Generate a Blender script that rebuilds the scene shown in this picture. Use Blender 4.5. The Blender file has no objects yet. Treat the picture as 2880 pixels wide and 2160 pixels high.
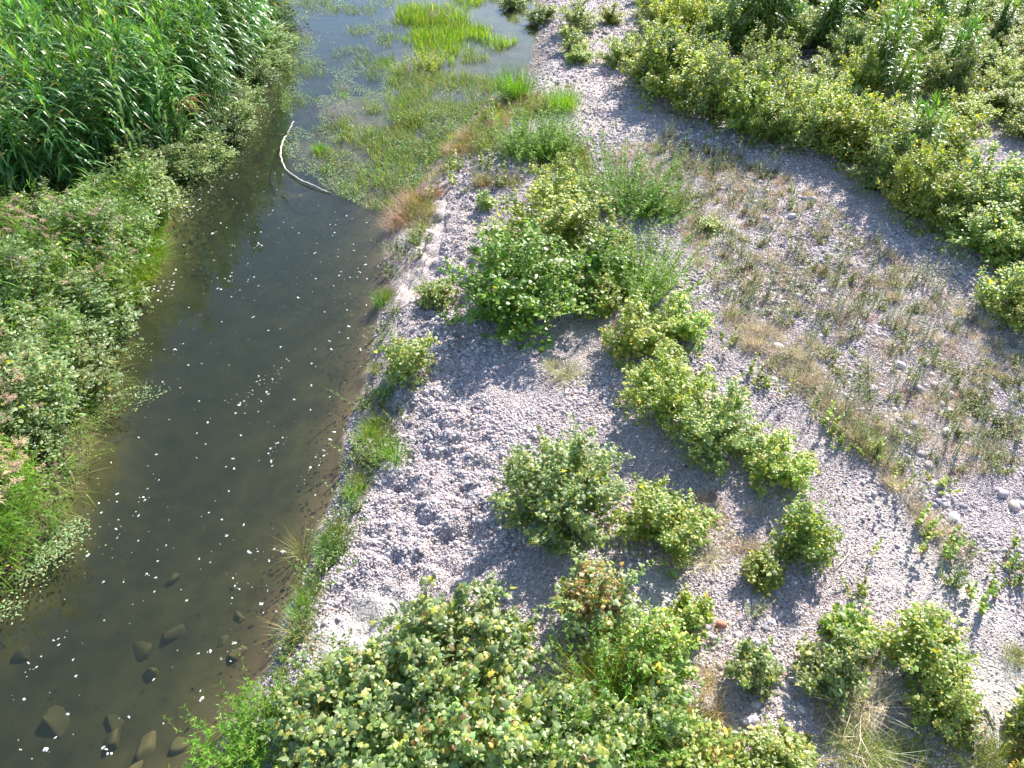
import bpy, bmesh, math, random
import numpy as np
from mathutils import Vector

# ------------------------------------------------------------------ camera, sky, sun, exposure
S = bpy.context.scene
PITCH = math.radians(42.0); CAM_H = 12.0
SUN_EL = math.radians(38.0); SUN_AZ = math.radians(31.0)      # azimuth: to the right of straight ahead (+Y)
cam = bpy.data.cameras.new('camera'); cam_o = bpy.data.objects.new('camera', cam); S.collection.objects.link(cam_o)
cam.sensor_width = 36.0; cam.lens = 27.05; cam.clip_end = 2000.0; cam.clip_start = 0.1
cam_o.location = (0, 0, CAM_H); cam_o.rotation_euler = (math.pi/2 - PITCH, 0, 0)
S.camera = cam_o
W = bpy.data.worlds.new('World'); S.world = W; W.use_nodes = True
wn = W.node_tree.nodes; wn.clear()
sky = wn.new('ShaderNodeTexSky'); sky.sky_type = 'NISHITA'; sky.sun_disc = False
sky.sun_elevation = SUN_EL; sky.sun_rotation = SUN_AZ; sky.air_density = 1.0; sky.dust_density = 0.4; sky.ozone_density = 1.0
bg = wn.new('ShaderNodeBackground'); bg.inputs[1].default_value = 0.12
wo = wn.new('ShaderNodeOutputWorld')
W.node_tree.links.new(sky.outputs[0], bg.inputs[0]); W.node_tree.links.new(bg.outputs[0], wo.inputs[0])
sl = bpy.data.lights.new('sun', 'SUN'); sl.energy = 5.0; sl.angle = math.radians(0.53); sl.color = (1.0, 0.94, 0.84)
so = bpy.data.objects.new('sun', sl); S.collection.objects.link(so)
sun_dir = Vector((math.sin(SUN_AZ)*math.cos(SUN_EL), math.cos(SUN_AZ)*math.cos(SUN_EL), math.sin(SUN_EL)))
so.rotation_euler = sun_dir.to_track_quat('Z', 'Y').to_euler(); so.location = (10, 20, 40)
S.view_settings.view_transform = 'Standard'; S.view_settings.look = 'None'
S.view_settings.exposure = 1.32; S.view_settings.gamma = 1.0; S.view_settings.use_curve_mapping = False
cy = S.cycles
cy.use_adaptive_sampling = True; cy.adaptive_threshold = 0.03
cy.max_bounces = 6; cy.diffuse_bounces = 3; cy.glossy_bounces = 3; cy.transmission_bounces = 4
cy.transparent_max_bounces = 12; cy.volume_bounces = 0; cy.caustics_reflective = False; cy.caustics_refractive = False
cy.use_denoising = True; cy.sample_clamp_indirect = 6.0
try:
    cy.denoising_input_passes = 'RGB_ALBEDO_NORMAL'; cy.denoising_prefilter = 'ACCURATE'
except Exception: pass

COL = S.collection
rng = np.random.default_rng(20240)
PI = math.pi

# ------------------------------------------------------------------ helpers: view geometry, noise, polygons
FPX = 1662.0
def ray_ground(u, v, z=0.0):
    dx = (np.asarray(u, float) - 1106)/FPX; dy = (829.5 - np.asarray(v, float))/FPX
    cp, sp = math.cos(PITCH), math.sin(PITCH)
    Y = cp + dy*sp; Z = -sp + dy*cp
    t = (z - CAM_H)/Z
    return dx*t, Y*t
def vnoise(x, y, seed=0):
    x = np.asarray(x, float); y = np.asarray(y, float)
    xi = np.floor(x).astype(np.int64); yi = np.floor(y).astype(np.int64); fx = x - xi; fy = y - yi
    fx = fx*fx*(3 - 2*fx); fy = fy*fy*(3 - 2*fy)
    def h(a, b):
        n = (a*374761393 + b*668265263 + seed*1442695041) & 0x7fffffff
        n = ((n ^ (n >> 13))*1274126177) & 0x7fffffff
        return ((n ^ (n >> 16)) & 0xffff)/65535.0
    return (h(xi, yi)*(1-fx) + h(xi+1, yi)*fx)*(1-fy) + (h(xi, yi+1)*(1-fx) + h(xi+1, yi+1)*fx)*fy
def fbm(x, y, seed=0, o=4):
    s = 0; a = 0.5
    for i in range(o):
        s = s + a*vnoise(x*2**i, y*2**i, seed + i*17); a *= 0.5
    return s/(1 - 0.5**o)
def poly_world(pts, z=0.0):
    p = np.array(pts, float); x, y = ray_ground(p[:, 0], p[:, 1], z)
    return np.stack([x, y], 1)
def inside(P, x, y):
    x = np.asarray(x, float); y = np.asarray(y, float); c = np.zeros(x.shape, bool); n = len(P)
    for i in range(n):
        x1, y1 = P[i]; x2, y2 = P[(i+1) % n]
        if y1 == y2: continue
        c ^= ((y1 > y) != (y2 > y)) & (x < (x2 - x1)*(y - y1)/(y2 - y1) + x1)
    return c
def sdf(P, x, y):
    x = np.asarray(x, float); y = np.asarray(y, float); d = np.full(x.shape, 1e9); n = len(P)
    for i in range(n):
        a = P[i]; b = P[(i+1) % n]; e = b - a
        t = np.clip(((x - a[0])*e[0] + (y - a[1])*e[1])/(e @ e + 1e-12), 0, 1)
        d = np.minimum(d, np.hypot(x - a[0] - t*e[0], y - a[1] - t*e[1]))
    return np.where(inside(P, x, y), -d, d)
def sstep(a, b, x):
    t = np.clip((x - a)/(b - a), 0, 1); return t*t*(3 - 2*t)

LEFT_SHORE = [(-900, 1950), (-420, 1560), (-90, 1350), (20, 1250), (100, 1170), (135, 1080), (165, 1000), (185, 900), (205, 800), (205, 730),
              (245, 670), (315, 600), (350, 520), (362, 440), (372, 388), (440, 338), (490, 288), (540, 225), (570, 150), (585, 80), (592, 0), (600, -70), (640, -200)]
RIGHT_SHORE = [(1250, -200), (1165, -90), (1150, 0), (1165, 60), (1150, 135), (1090, 185), (1040, 228), (985, 300), (930, 360), (880, 425), (852, 470), (832, 520),
               (838, 600), (822, 680), (808, 750), (795, 830), (760, 905), (748, 990), (732, 1060), (705, 1130), (688, 1190), (655, 1260),
               (622, 1330), (608, 1400), (585, 1450), (535, 1530), (490, 1610), (440, 1700), (330, 1950)]
WATER = poly_world(LEFT_SHORE + RIGHT_SHORE)
MARSH = poly_world([(640, 262), (605, 300), (605, 350), (625, 385), (690, 420), (800, 462), (870, 470), (960, 350), (1110, 200), (1180, 135), (1190, 0), (1200, -150),
                    (870, -150), (838, 20), (850, 110), (780, 170), (700, 215)])
RSH = poly_world(RIGHT_SHORE)
SAND = [(*[float(c) for c in ray_ground(u, v, .5)], r) for u, v, r in
        [(2090, 1500, 1.0), (2060, 1440, .7), (2140, 1570, .9), (1555, 495, 1.0), (720, 1370, .9), (690, 1440, .6), (790, 1330, .8), (1430, 1290, .5), (2170, 1490, .6)]]
HUMP = poly_world([(900, 420), (1060, 440), (1040, 640), (1010, 780), (1080, 1000), (1050, 1280), (880, 1400), (640, 1470), (700, 1280), (800, 900), (850, 640)])
FLAT = poly_world([(1820, 1050), (1900, 1000), (2100, 1250), (2212, 1330), (2212, 1600), (2050, 1400), (1880, 1320), (1790, 1200), (1740, 1050)])

LSH = poly_world(LEFT_SHORE)
def pdist(P, x, y):
    d = np.full(np.shape(x), 1e9)
    for p, q in zip(P[:-1], P[1:]):
        e = q - p; t = np.clip(((x - p[0])*e[0] + (y - p[1])*e[1])/(e @ e + 1e-12), 0, 1); d = np.minimum(d, np.hypot(x - p[0] - t*e[0], y - p[1] - t*e[1]))
    return d
def height(x, y):
    x = np.asarray(x, float); y = np.asarray(y, float)
    d = sdf(WATER, x, y) + (fbm(x*1.1, y*1.1, 3, 3) - .5)*.45
    right = (x > np.interp(y, np.sort(RSH[:, 1]), RSH[np.argsort(RSH[:, 1]), 0]) - 1.2)
    m = sstep(2.2, -1.6, sdf(MARSH, x, y) + (fbm(x*.5, y*.5, 13, 3) - .5)*3.5)
    bed = np.maximum(-.86*(1 - np.exp(-pdist(RSH, x, y)/1.9)), -.86*(1 - np.exp(-pdist(LSH, x, y)/.7)))*sstep(.02, -.25, d)
    bed = bed*(1 - m) + m*np.maximum(bed, -.10 + (fbm(x*.9, y*.9, 9) - .5)*.16)
    dp = np.maximum(d, 0)
    bank_r = .40*(1 - np.exp(-dp/.75)) + .012*dp
    bank_l = .45*(1 - np.exp(-dp/.5)) + .03*dp
    z = np.where(d < 0, bed, np.where(right, bank_r, bank_l))
    on = sstep(.1, 1.0, d)
    z = z + on*(fbm(x*.35, y*.35, 21, 3) - .5)*.28
    hm = sstep(.4, -.5, sdf(HUMP, x, y))
    z = z + on*hm*((fbm(x*1.4, y*1.4, 31, 3) - .5)*.34 - .06*sstep(.48, .66, fbm(x*2.3, y*2.3, 35, 2)) - .09*sstep(.45, .8, vnoise(x*4.6 + .9*vnoise(x*2, y*2, 3), y*6.2, 38)) - .06*sstep(.4, .8, vnoise(x*6.6, y*6.6, 39)))
    z = z + on*(1 - hm)*(fbm(x*2.2, y*2.2, 41, 3) - .5)*.12
    return z
def gnd(u, v, it=4):
    z = .4
    for _ in range(it):
        x, y = ray_ground(u, v, z); z = float(height(x, y))
    x, y = ray_ground(u, v, z)
    return float(x), float(y), z
def slant(x, y, z): return math.sqrt(x*x + y*y + (CAM_H - z)**2)
def scatter(pts, n, r, z=.4, mind=0.0):
    P = poly_world(pts, z); lo = P.min(0); hi = P.max(0); out = []
    for _ in range(n*60):
        if len(out) >= n: break
        x, y = r.uniform(lo[0], hi[0]), r.uniform(lo[1], hi[1])
        if not inside(P, np.array([x]), np.array([y]))[0]: continue
        if mind and any((x-a)**2 + (y-b)**2 < mind*mind for a, b in out): continue
        out.append((x, y))
    return out

# ------------------------------------------------------------------ helpers: meshes
class MB:
    def __init__(s): s.v = []; s.f = []; s.c = []; s.n = 0
    def add(s, v, f, c):
        v = np.asarray(v, np.float32).reshape(-1, 3); f = np.asarray(f, np.int64).reshape(-1, 3)
        c = np.asarray(c, np.float32)
        if c.ndim == 1: c = np.tile(c, (len(v), 1))
        s.v.append(v); s.f.append(f + s.n); s.c.append(c); s.n += len(v)
    def mesh(s, name, mat, smooth=False):
        v = np.concatenate(s.v); f = np.concatenate(s.f).astype(np.int32); c = np.concatenate(s.c)
        me = bpy.data.meshes.new(name)
        me.vertices.add(len(v)); me.vertices.foreach_set('co', v.ravel())
        me.loops.add(f.size); me.loops.foreach_set('vertex_index', f.ravel())
        me.polygons.add(len(f)); me.polygons.foreach_set('loop_start', np.arange(0, f.size, 3, dtype=np.int32))
        if smooth: me.polygons.foreach_set('use_smooth', np.ones(len(f), bool))
        at = me.attributes.new('Col', 'FLOAT_COLOR', 'POINT')
        at.data.foreach_set('color', np.concatenate([c, np.ones((len(c), 1), np.float32)], 1).ravel().astype(np.float32))
        me.update(); me.validate(); me.materials.append(mat)
        return me
def link(name, data, parent=None, loc=None, rz=None, sc=None, **props):
    o = bpy.data.objects.new(name, data); COL.objects.link(o)
    if parent is not None: o.parent = parent
    if loc is not None: o.location = loc
    if rz is not None: o.rotation_euler = (0, 0, rz)
    if sc is not None: o.scale = sc if hasattr(sc, '__len__') else (sc,)*3
    for k, v in props.items(): o[k] = v
    return o

def unit(a): return a/np.maximum(np.linalg.norm(a, axis=-1, keepdims=True), 1e-9)
# leaf templates: unit length along +y, normal +z
def lobed():
    h = [(.26, -.04), (.50, .16), (.37, .34), (.40, .56), (.20, .66)]
    v = [(0, .06, 0), (0, .42, .03), (0, 1, -.16)] + [(x, y, -.32*x - .06*y) for x, y in h] + [(-x, y, -.32*x - .06*y) for x, y in h]
    f = []
    for o, sgn in ((3, 1), (8, -1)):
        ring = [0] + list(range(o, o+5)) + [2]
        for a, b in zip(ring[:-1], ring[1:]): f.append((1, a, b) if sgn > 0 else (1, b, a))
    return np.array(v, float), np.array(f)
def ovate():
    v = [(0, 0, 0), (.25, .3, -.05), (.22, .62, -.08), (0, 1, -.14), (-.22, .62, -.08), (-.25, .3, -.05), (0, .45, .04)]
    return np.array(v, float), np.array([(6, 0, 1), (6, 1, 2), (6, 2, 3), (6, 3, 4), (6, 4, 5), (6, 5, 0)])
def broad():
    v = [(0, .05, 0), (.30, -.04, -.09), (.46, .26, -.15), (.30, .62, -.12), (0, 1, -.16), (-.30, .62, -.12), (-.46, .26, -.15), (-.30, -.04, -.09), (0, .42, .03)]
    return np.array(v, float), np.array([(8, i, (i+1) % 8) for i in range(8)])
def roundleaf():
    v = [(0, 0, 0), (.42, .12, -.05), (.46, .5, -.08), (0, 1, -.1), (-.46, .5, -.08), (-.42, .12, -.05), (0, .4, .04)]
    return np.array(v, float), np.array([(6, 0, 1), (6, 1, 2), (6, 2, 3), (6, 3, 4), (6, 4, 5), (6, 5, 0)])
def lance():
    v = [(0, 0, 0), (.12, .35, 0), (0, 1, -.12), (-.12, .35, 0), (0, .4, -.03)]
    return np.array(v, float), np.array([(4, 0, 1), (4, 1, 2), (4, 2, 3), (4, 3, 0)])
def dia():
    v = [(0, 0, 0), (.3, .5, .06), (0, 1, 0), (-.3, .5, .06)]
    return np.array(v, float), np.array([(0, 1, 2), (0, 2, 3)])
TPL = dict(lobed=lobed(), broad=broad(), ovate=ovate(), round=roundleaf(), lance=lance(), dia=dia())
def put_leaves(mb, tpl, p, d, n, size, col):
    tv, tf = TPL[tpl]; N = len(p)
    d = unit(d); x = unit(np.cross(d, n)); z = np.cross(x, d)
    L = (tv[None, :, 0, None]*x[:, None] + tv[None, :, 1, None]*d[:, None] + tv[None, :, 2, None]*z[:, None])*np.asarray(size).reshape(-1, 1, 1) + p[:, None]
    f = tf[None] + (np.arange(N)*len(tv))[:, None, None]
    mb.add(L.reshape(-1, 3), f.reshape(-1, 3), np.repeat(col, len(tv), 0))
def blades(mb, p, az, e0, droop, length, width, col, nseg=4, taper=None, twist=None, tipcol=None):
    N = len(p); az = np.broadcast_to(az, N).astype(float); e0 = np.broadcast_to(e0, N); droop = np.broadcast_to(droop, N)
    length = np.broadcast_to(length, N); width = np.broadcast_to(width, N)
    prof = np.interp(np.linspace(0, 1, nseg+1), [0, .25, .6, 1], [.7, 1, .7, .02]) if taper is None else np.asarray(taper)
    pos = p.astype(float).copy(); side = np.stack([-np.sin(az), np.cos(az), np.zeros(N)], 1)
    if twist is not None:
        side = unit(side + np.stack([np.zeros(N), np.zeros(N), np.broadcast_to(twist, N)], 1))
    V = np.zeros((N, (nseg+1)*2, 3)); st = length/nseg
    for i in range(nseg+1):
        w = (width*prof[i]*.5)[:, None]
        V[:, 2*i] = pos - side*w; V[:, 2*i+1] = pos + side*w
        e = e0 - droop*((i+.5)/nseg)
        pos = pos + np.stack([np.cos(az)*np.cos(e), np.sin(az)*np.cos(e), np.sin(e)], 1)*st[:, None]
    f = []
    for i in range(nseg):
        a = 2*i; f += [(a, a+1, a+3), (a, a+3, a+2)]
    f = np.array(f)[None] + (np.arange(N)*(nseg+1)*2)[:, None, None]
    C = np.repeat(col[:, None], (nseg+1)*2, 1)
    if tipcol is not None:
        t = np.repeat(np.linspace(0, 1, nseg+1), 2)[None, :, None]**2; C = C*(1-t) + np.asarray(tipcol)[None, None]*t
    mb.add(V.reshape(-1, 3), f.reshape(-1, 3), C.reshape(-1, 3))
def tube(mb, pts, r0, r1, col, sides=5, cap=True):
    pts = np.asarray(pts, float); n = len(pts); T = unit(np.gradient(pts, axis=0))
    ref = np.array([.31, .93, .17]); V = []
    rad = r0 + (r1 - r0)*np.linspace(0, 1, n) if np.isscalar(r0) else np.asarray(r0)
    for i in range(n):
        a = unit(np.cross(T[i], ref)); b = np.cross(T[i], a); ang = np.arange(sides)*2*PI/sides
        V.append(pts[i] + rad[i]*(np.cos(ang)[:, None]*a + np.sin(ang)[:, None]*b))
    V = np.concatenate(V); F = []
    for i in range(n-1):
        for j in range(sides):
            a = i*sides+j; b = i*sides+(j+1) % sides; F += [(a, b, b+sides), (a, b+sides, a+sides)]
    if cap:
        for o in (0, (n-1)*sides):
            for j in range(1, sides-1): F.append((o, o+j, o+j+1) if o else (o, o+j+1, o+j))
    mb.add(V, F, np.asarray(col, float))
def pick(r, n, pal, var=.18):
    """n colours from a palette [(weight, rgb), ...] with brightness variation."""
    w = np.array([a for a, _ in pal], float); w /= w.sum()
    c = np.array([b for _, b in pal], float)[r.choice(len(pal), n, p=w)]
    return np.clip(c*(1 + r.normal(0, var, (n, 1))).clip(.45, 1.7)*(1 + r.normal(0, .06, (n, 3))), 0.004, .9)

# ------------------------------------------------------------------ materials
def nodes(name):
    m = bpy.data.materials.new(name); m.use_nodes = True; nt = m.node_tree; nt.nodes.clear()
    return m, nt, nt.nodes, nt.links
def leaf_mat(name, rough=.45, spec=.45, trans=.38, sat=1.0, tint=(1.35, 1.5, .55)):
    m, nt, N, L = nodes(name)
    at = N.new('ShaderNodeAttribute'); at.attribute_name = 'Col'
    oi = N.new('ShaderNodeObjectInfo')
    mr = N.new('ShaderNodeMapRange'); mr.inputs[3].default_value = .95; mr.inputs[4].default_value = 1.45
    L.new(oi.outputs['Random'], mr.inputs[0])
    hs = N.new('ShaderNodeHueSaturation'); hs.inputs['Saturation'].default_value = sat
    L.new(mr.outputs[0], hs.inputs['Value']); L.new(at.outputs['Color'], hs.inputs['Color'])
    mr2 = N.new('ShaderNodeMapRange'); mr2.inputs[3].default_value = .485; mr2.inputs[4].default_value = .515
    wn_ = N.new('ShaderNodeMath'); wn_.operation = 'FRACT'; mu = N.new('ShaderNodeMath'); mu.operation = 'MULTIPLY'; mu.inputs[1].default_value = 17.3
    L.new(oi.outputs['Random'], mu.inputs[0]); L.new(mu.outputs[0], wn_.inputs[0]); L.new(wn_.outputs[0], mr2.inputs[0]); L.new(mr2.outputs[0], hs.inputs['Hue'])
    p = N.new('ShaderNodeBsdfPrincipled'); p.inputs['Roughness'].default_value = rough; p.inputs['Specular IOR Level'].default_value = spec
    L.new(hs.outputs[0], p.inputs['Base Color'])
    tr = N.new('ShaderNodeBsdfTranslucent'); mx = N.new('ShaderNodeMix'); mx.data_type = 'RGBA'; mx.blend_type = 'MULTIPLY'; mx.inputs[0].default_value = 1
    L.new(hs.outputs[0], mx.inputs[6]); mx.inputs[7].default_value = (*tint, 1); L.new(mx.outputs[2], tr.inputs[0])
    ms = N.new('ShaderNodeMixShader'); ms.inputs[0].default_value = trans
    L.new(p.outputs[0], ms.inputs[1]); L.new(tr.outputs[0], ms.inputs[2])
    o = N.new('ShaderNodeOutputMaterial'); L.new(ms.outputs[0], o.inputs[0])
    return m
M_LEAF = leaf_mat('broad_leaf', .46, .85, .46, .97, (1.42, 1.45, .55))
M_CANE = leaf_mat('cane_leaf', .36, .9, .36)
M_GRASS = leaf_mat('grass_blade', .5, .4, .44, 1.05)
M_DRY = leaf_mat('dry_stem', .75, .2, .2, tint=(1.2, 1.1, .8))
M_PAD = leaf_mat('floating_leaf', .35, .5, .1)
def wood_mat(name, c1, c2, scale=30):
    m, nt, N, L = nodes(name)
    tc = N.new('ShaderNodeTexCoord'); no = N.new('ShaderNodeTexNoise'); no.inputs['Scale'].default_value = scale; no.inputs['Detail'].default_value = 5
    L.new(tc.outputs['Object'], no.inputs['Vector'])
    r = N.new('ShaderNodeValToRGB'); r.color_ramp.elements[0].color = (*c1, 1); r.color_ramp.elements[1].color = (*c2, 1)
    r.color_ramp.elements[0].position = .35; r.color_ramp.elements[1].position = .65
    L.new(no.outputs[0], r.inputs[0])
    p = N.new('ShaderNodeBsdfPrincipled'); p.inputs['Roughness'].default_value = .8; L.new(r.outputs[0], p.inputs['Base Color'])
    b = N.new('ShaderNodeBump'); b.inputs['Strength'].default_value = .4; b.inputs['Distance'].default_value = .01; L.new(no.outputs[0], b.inputs['Height']); L.new(b.outputs[0], p.inputs['Normal'])
    o = N.new('ShaderNodeOutputMaterial'); L.new(p.outputs[0], o.inputs[0]); return m
M_STEM = wood_mat('stem_bark', (.10, .085, .035), (.17, .15, .07))
M_WOOD = wood_mat('bleached_wood', (.34, .31, .265), (.58, .54, .47), 12)

def stone_mat(name, ramp, rough=.75, inst=False, algae=None):
    m, nt, N, L = nodes(name)
    oi = N.new('ShaderNodeObjectInfo'); r = N.new('ShaderNodeValToRGB'); els = r.color_ramp.elements
    while len(els) > 1: els.remove(els[0])
    els[0].position = ramp[0][0]; els[0].color = (*ramp[0][1], 1)
    for pos, c in ramp[1:]:
        e = els.new(pos); e.color = (*c, 1)
    r.color_ramp.interpolation = 'CONSTANT' if not algae else 'LINEAR'
    L.new(oi.outputs['Random'], r.inputs[0])
    tc = N.new('ShaderNodeTexCoord'); no = N.new('ShaderNodeTexNoise'); no.inputs['Scale'].default_value = 3.0 if not algae else 2.2; no.inputs['Detail'].default_value = 6
    L.new(tc.outputs['Object'], no.inputs['Vector'])
    mr = N.new('ShaderNodeMapRange'); mr.inputs[1].default_value = .3; mr.inputs[2].default_value = .7; mr.inputs[3].default_value = .72; mr.inputs[4].default_value = 1.2
    L.new(no.outputs[0], mr.inputs[0])
    mx = N.new('ShaderNodeMix'); mx.data_type = 'RGBA'; mx.blend_type = 'MULTIPLY'; mx.inputs[0].default_value = 1
    L.new(r.outputs[0], mx.inputs[6]); L.new(mr.outputs[0], mx.inputs[7])
    p = N.new('ShaderNodeBsdfPrincipled'); p.inputs['Roughness'].default_value = rough; p.inputs['Specular IOR Level'].default_value = .3
    L.new(mx.outputs[2], p.inputs['Base Color'])
    b = N.new('ShaderNodeBump'); b.inputs['Strength'].default_value = .35; b.inputs['Distance'].default_value = .05; L.new(no.outputs[0], b.inputs['Height']); L.new(b.outputs[0], p.inputs['Normal'])
    o = N.new('ShaderNodeOutputMaterial'); L.new(p.outputs[0], o.inputs[0]); return m
PEB = [(0, (.39, .335, .355)), (.2, (.50, .44, .455)), (.38, (.59, .53, .535)), (.50, (.27, .24, .265)), (.62, (.66, .61, .60)), (.72, (.48, .39, .36)), (.82, (.42, .39, .43)),
       (.90, (.75, .71, .69)), (.945, (.48, .30, .24)), (.965, (.18, .17, .19))]
M_PEB = stone_mat('river_pebble', PEB)
M_ROCK = stone_mat('submerged_rock', [(0, (.10, .078, .036)), (1, (.20, .155, .068))], .8, algae=True)
M_BRICK = stone_mat('worn_brick', [(0, (.42, .17, .11)), (1, (.45, .20, .13))], .85, algae=True)

def ground_mat():
    m, nt, N, L = nodes('river_ground')
    geo = N.new('ShaderNodeNewGeometry')
    def noise(s, d=5, rgh=.6):
        n = N.new('ShaderNodeTexNoise'); n.inputs['Scale'].default_value = s; n.inputs['Detail'].default_value = d; n.inputs['Roughness'].default_value = rgh
        L.new(geo.outputs['Position'], n.inputs['Vector']); return n
    def ramp(src, a, b, p0=.35, p1=.65):
        r = N.new('ShaderNodeValToRGB'); r.color_ramp.elements[0].color = (*a, 1); r.color_ramp.elements[1].color = (*b, 1)
        r.color_ramp.elements[0].position = p0; r.color_ramp.elements[1].position = p1; L.new(src, r.inputs[0]); return r
    def mix(f, a, b, mode='MIX'):
        x = N.new('ShaderNodeMix'); x.data_type = 'RGBA'; x.blend_type = mode
        if isinstance(f, float): x.inputs[0].default_value = f
        else: L.new(f, x.inputs[0])
        L.new(a, x.inputs[6]); L.new(b, x.inputs[7]); return x.outputs[2]
    def attr(n):
        a = N.new('ShaderNodeAttribute'); a.attribute_name = n; return a.outputs['Fac']
    vor = N.new('ShaderNodeTexVoronoi'); vor.inputs['Scale'].default_value = 22; L.new(geo.outputs['Position'], vor.inputs['Vector'])
    vor2 = N.new('ShaderNodeTexVoronoi'); vor2.inputs['Scale'].default_value = 48; L.new(geo.outputs['Position'], vor2.inputs['Vector'])
    grey = N.new('ShaderNodeSeparateColor'); L.new(vor.outputs['Color'], grey.inputs[0])
    gravel = ramp(grey.outputs[0], (.35, .305, .31), (.60, .545, .535), .1, .9)
    big = noise(.9, 4); tone = ramp(big.outputs[0], (.80, .77, .78), (1.1, 1.06, 1.04))
    gravel_c = mix(1.0, gravel.outputs[0], tone.outputs[0], 'MULTIPLY')
    n2 = noise(14, 6); sand = ramp(n2.outputs[0], (.36, .335, .32), (.52, .485, .455))
    n3 = noise(5, 6); soil = ramp(n3.outputs[0], (.055, .042, .026), (.13, .10, .06))
    bedn = noise(1.3, 6, .65); bed = ramp(bedn.outputs[0], (.062, .052, .023), (.135, .108, .045))
    spk = noise(9, 4, .7); spr = ramp(spk.outputs[0], (.25, .22, .18), (1, 1, 1), .31, .38)
    bed_c = mix(1.0, bed.outputs[0], spr.outputs[0], 'MULTIPLY')
    rb = N.new('ShaderNodeRGB'); rb.outputs[0].default_value = (.17, .115, .066, 1)
    bed_c = mix(attr('shallow'), bed_c, mix(1.0, rb.outputs[0], spr.outputs[0], 'MULTIPLY'))
    c = mix(attr('sand'), gravel_c, sand.outputs[0]); c = mix(attr('soil'), c, soil.outputs[0]); c = mix(attr('bed'), c, bed_c)
    p = N.new('ShaderNodeBsdfPrincipled'); p.inputs['Roughness'].default_value = .85; p.inputs['Specular IOR Level'].default_value = .25
    L.new(c, p.inputs['Base Color'])
    ad = N.new('ShaderNodeMath'); ad.operation = 'ADD'; L.new(vor.outputs['Distance'], ad.inputs[0])
    sc = N.new('ShaderNodeMath'); sc.operation = 'MULTIPLY'; sc.inputs[1].default_value = .5; L.new(vor2.outputs['Distance'], sc.inputs[0]); L.new(sc.outputs[0], ad.inputs[1])
    inv = N.new('ShaderNodeMath'); inv.operation = 'MULTIPLY'; inv.inputs[1].default_value = -1; L.new(ad.outputs[0], inv.inputs[0])
    b = N.new('ShaderNodeBump'); b.inputs['Strength'].default_value = .8; b.inputs['Distance'].default_value = .035; L.new(inv.outputs[0], b.inputs['Height'])
    nb = N.new('ShaderNodeMath'); nb.operation = 'MULTIPLY_ADD'; nb.inputs[1].default_value = -.8; nb.inputs[2].default_value = .85; L.new(attr('bed'), nb.inputs[0]); L.new(nb.outputs[0], b.inputs['Strength'])
    b2 = N.new('ShaderNodeBump'); L.new(nb.outputs[0], b2.inputs['Strength']); b2.inputs['Distance'].default_value = .05; L.new(n2.outputs[0], b2.inputs['Height']); L.new(b.outputs[0], b2.inputs['Normal'])
    L.new(b2.outputs[0], p.inputs['Normal'])
    o = N.new('ShaderNodeOutputMaterial'); L.new(p.outputs[0], o.inputs[0]); return m

def water_mat():
    m, nt, N, L = nodes('river_water')
    geo = N.new('ShaderNodeNewGeometry'); no = N.new('ShaderNodeTexNoise'); no.inputs['Scale'].default_value = 1.6; no.inputs['Detail'].default_value = 3
    L.new(geo.outputs['Position'], no.inputs['Vector'])
    b = N.new('ShaderNodeBump'); b.inputs['Strength'].default_value = .16; b.inputs['Distance'].default_value = .05; L.new(no.outputs[0], b.inputs['Height'])
    dt = N.new('ShaderNodeVectorMath'); dt.operation = 'DOT_PRODUCT'; L.new(b.outputs[0], dt.inputs[0]); L.new(geo.outputs['Incoming'], dt.inputs[1])
    def mth(op, s0, v1, v2=0.0):
        q = N.new('ShaderNodeMath'); q.operation = op; L.new(s0, q.inputs[0]); q.inputs[1].default_value = v1; q.inputs[2].default_value = v2; return q
    ab = mth('ABSOLUTE', dt.outputs['Value'], 0); iv = mth('MULTIPLY_ADD', ab.outputs[0], -1.0, 1.0); pw = mth('POWER', iv.outputs[0], 4.6); fr = mth('MULTIPLY_ADD', pw.outputs[0], .97, .034)
    gl = N.new('ShaderNodeBsdfGlossy'); gl.inputs['Roughness'].default_value = .03; L.new(b.outputs[0], gl.inputs['Normal'])
    tr = N.new('ShaderNodeBsdfTransparent'); tr.inputs[0].default_value = (.93, .95, .90, 1)
    ms = N.new('ShaderNodeMixShader'); L.new(fr.outputs[0], ms.inputs[0]); L.new(tr.outputs[0], ms.inputs[1]); L.new(gl.outputs[0], ms.inputs[2])
    vs = N.new('ShaderNodeVolumeScatter'); vs.inputs['Color'].default_value = (.34, .42, .38, 1); vs.inputs['Density'].default_value = .19; vs.inputs['Anisotropy'].default_value = .0
    va = N.new('ShaderNodeVolumeAbsorption'); va.inputs['Color'].default_value = (.40, .46, .36, 1); va.inputs['Density'].default_value = 1.4
    av = N.new('ShaderNodeAddShader'); L.new(vs.outputs[0], av.inputs[0]); L.new(va.outputs[0], av.inputs[1])
    o = N.new('ShaderNodeOutputMaterial'); L.new(ms.outputs[0], o.inputs[0]); L.new(av.outputs[0], o.inputs[1]); return m
def foam_mat():
    m, nt, N, L = nodes('river_foam')
    geo = N.new('ShaderNodeNewGeometry'); no = N.new('ShaderNodeTexNoise'); no.inputs['Scale'].default_value = 60; L.new(geo.outputs['Position'], no.inputs['Vector'])
    r = N.new('ShaderNodeValToRGB'); r.color_ramp.elements[0].color = (.55, .54, .5, 1); r.color_ramp.elements[1].color = (.82, .81, .78, 1); L.new(no.outputs[0], r.inputs[0])
    p = N.new('ShaderNodeBsdfPrincipled'); p.inputs['Roughness'].default_value = .7; L.new(r.outputs[0], p.inputs['Base Color'])
    o = N.new('ShaderNodeOutputMaterial'); L.new(p.outputs[0], o.inputs[0]); return m
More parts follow.
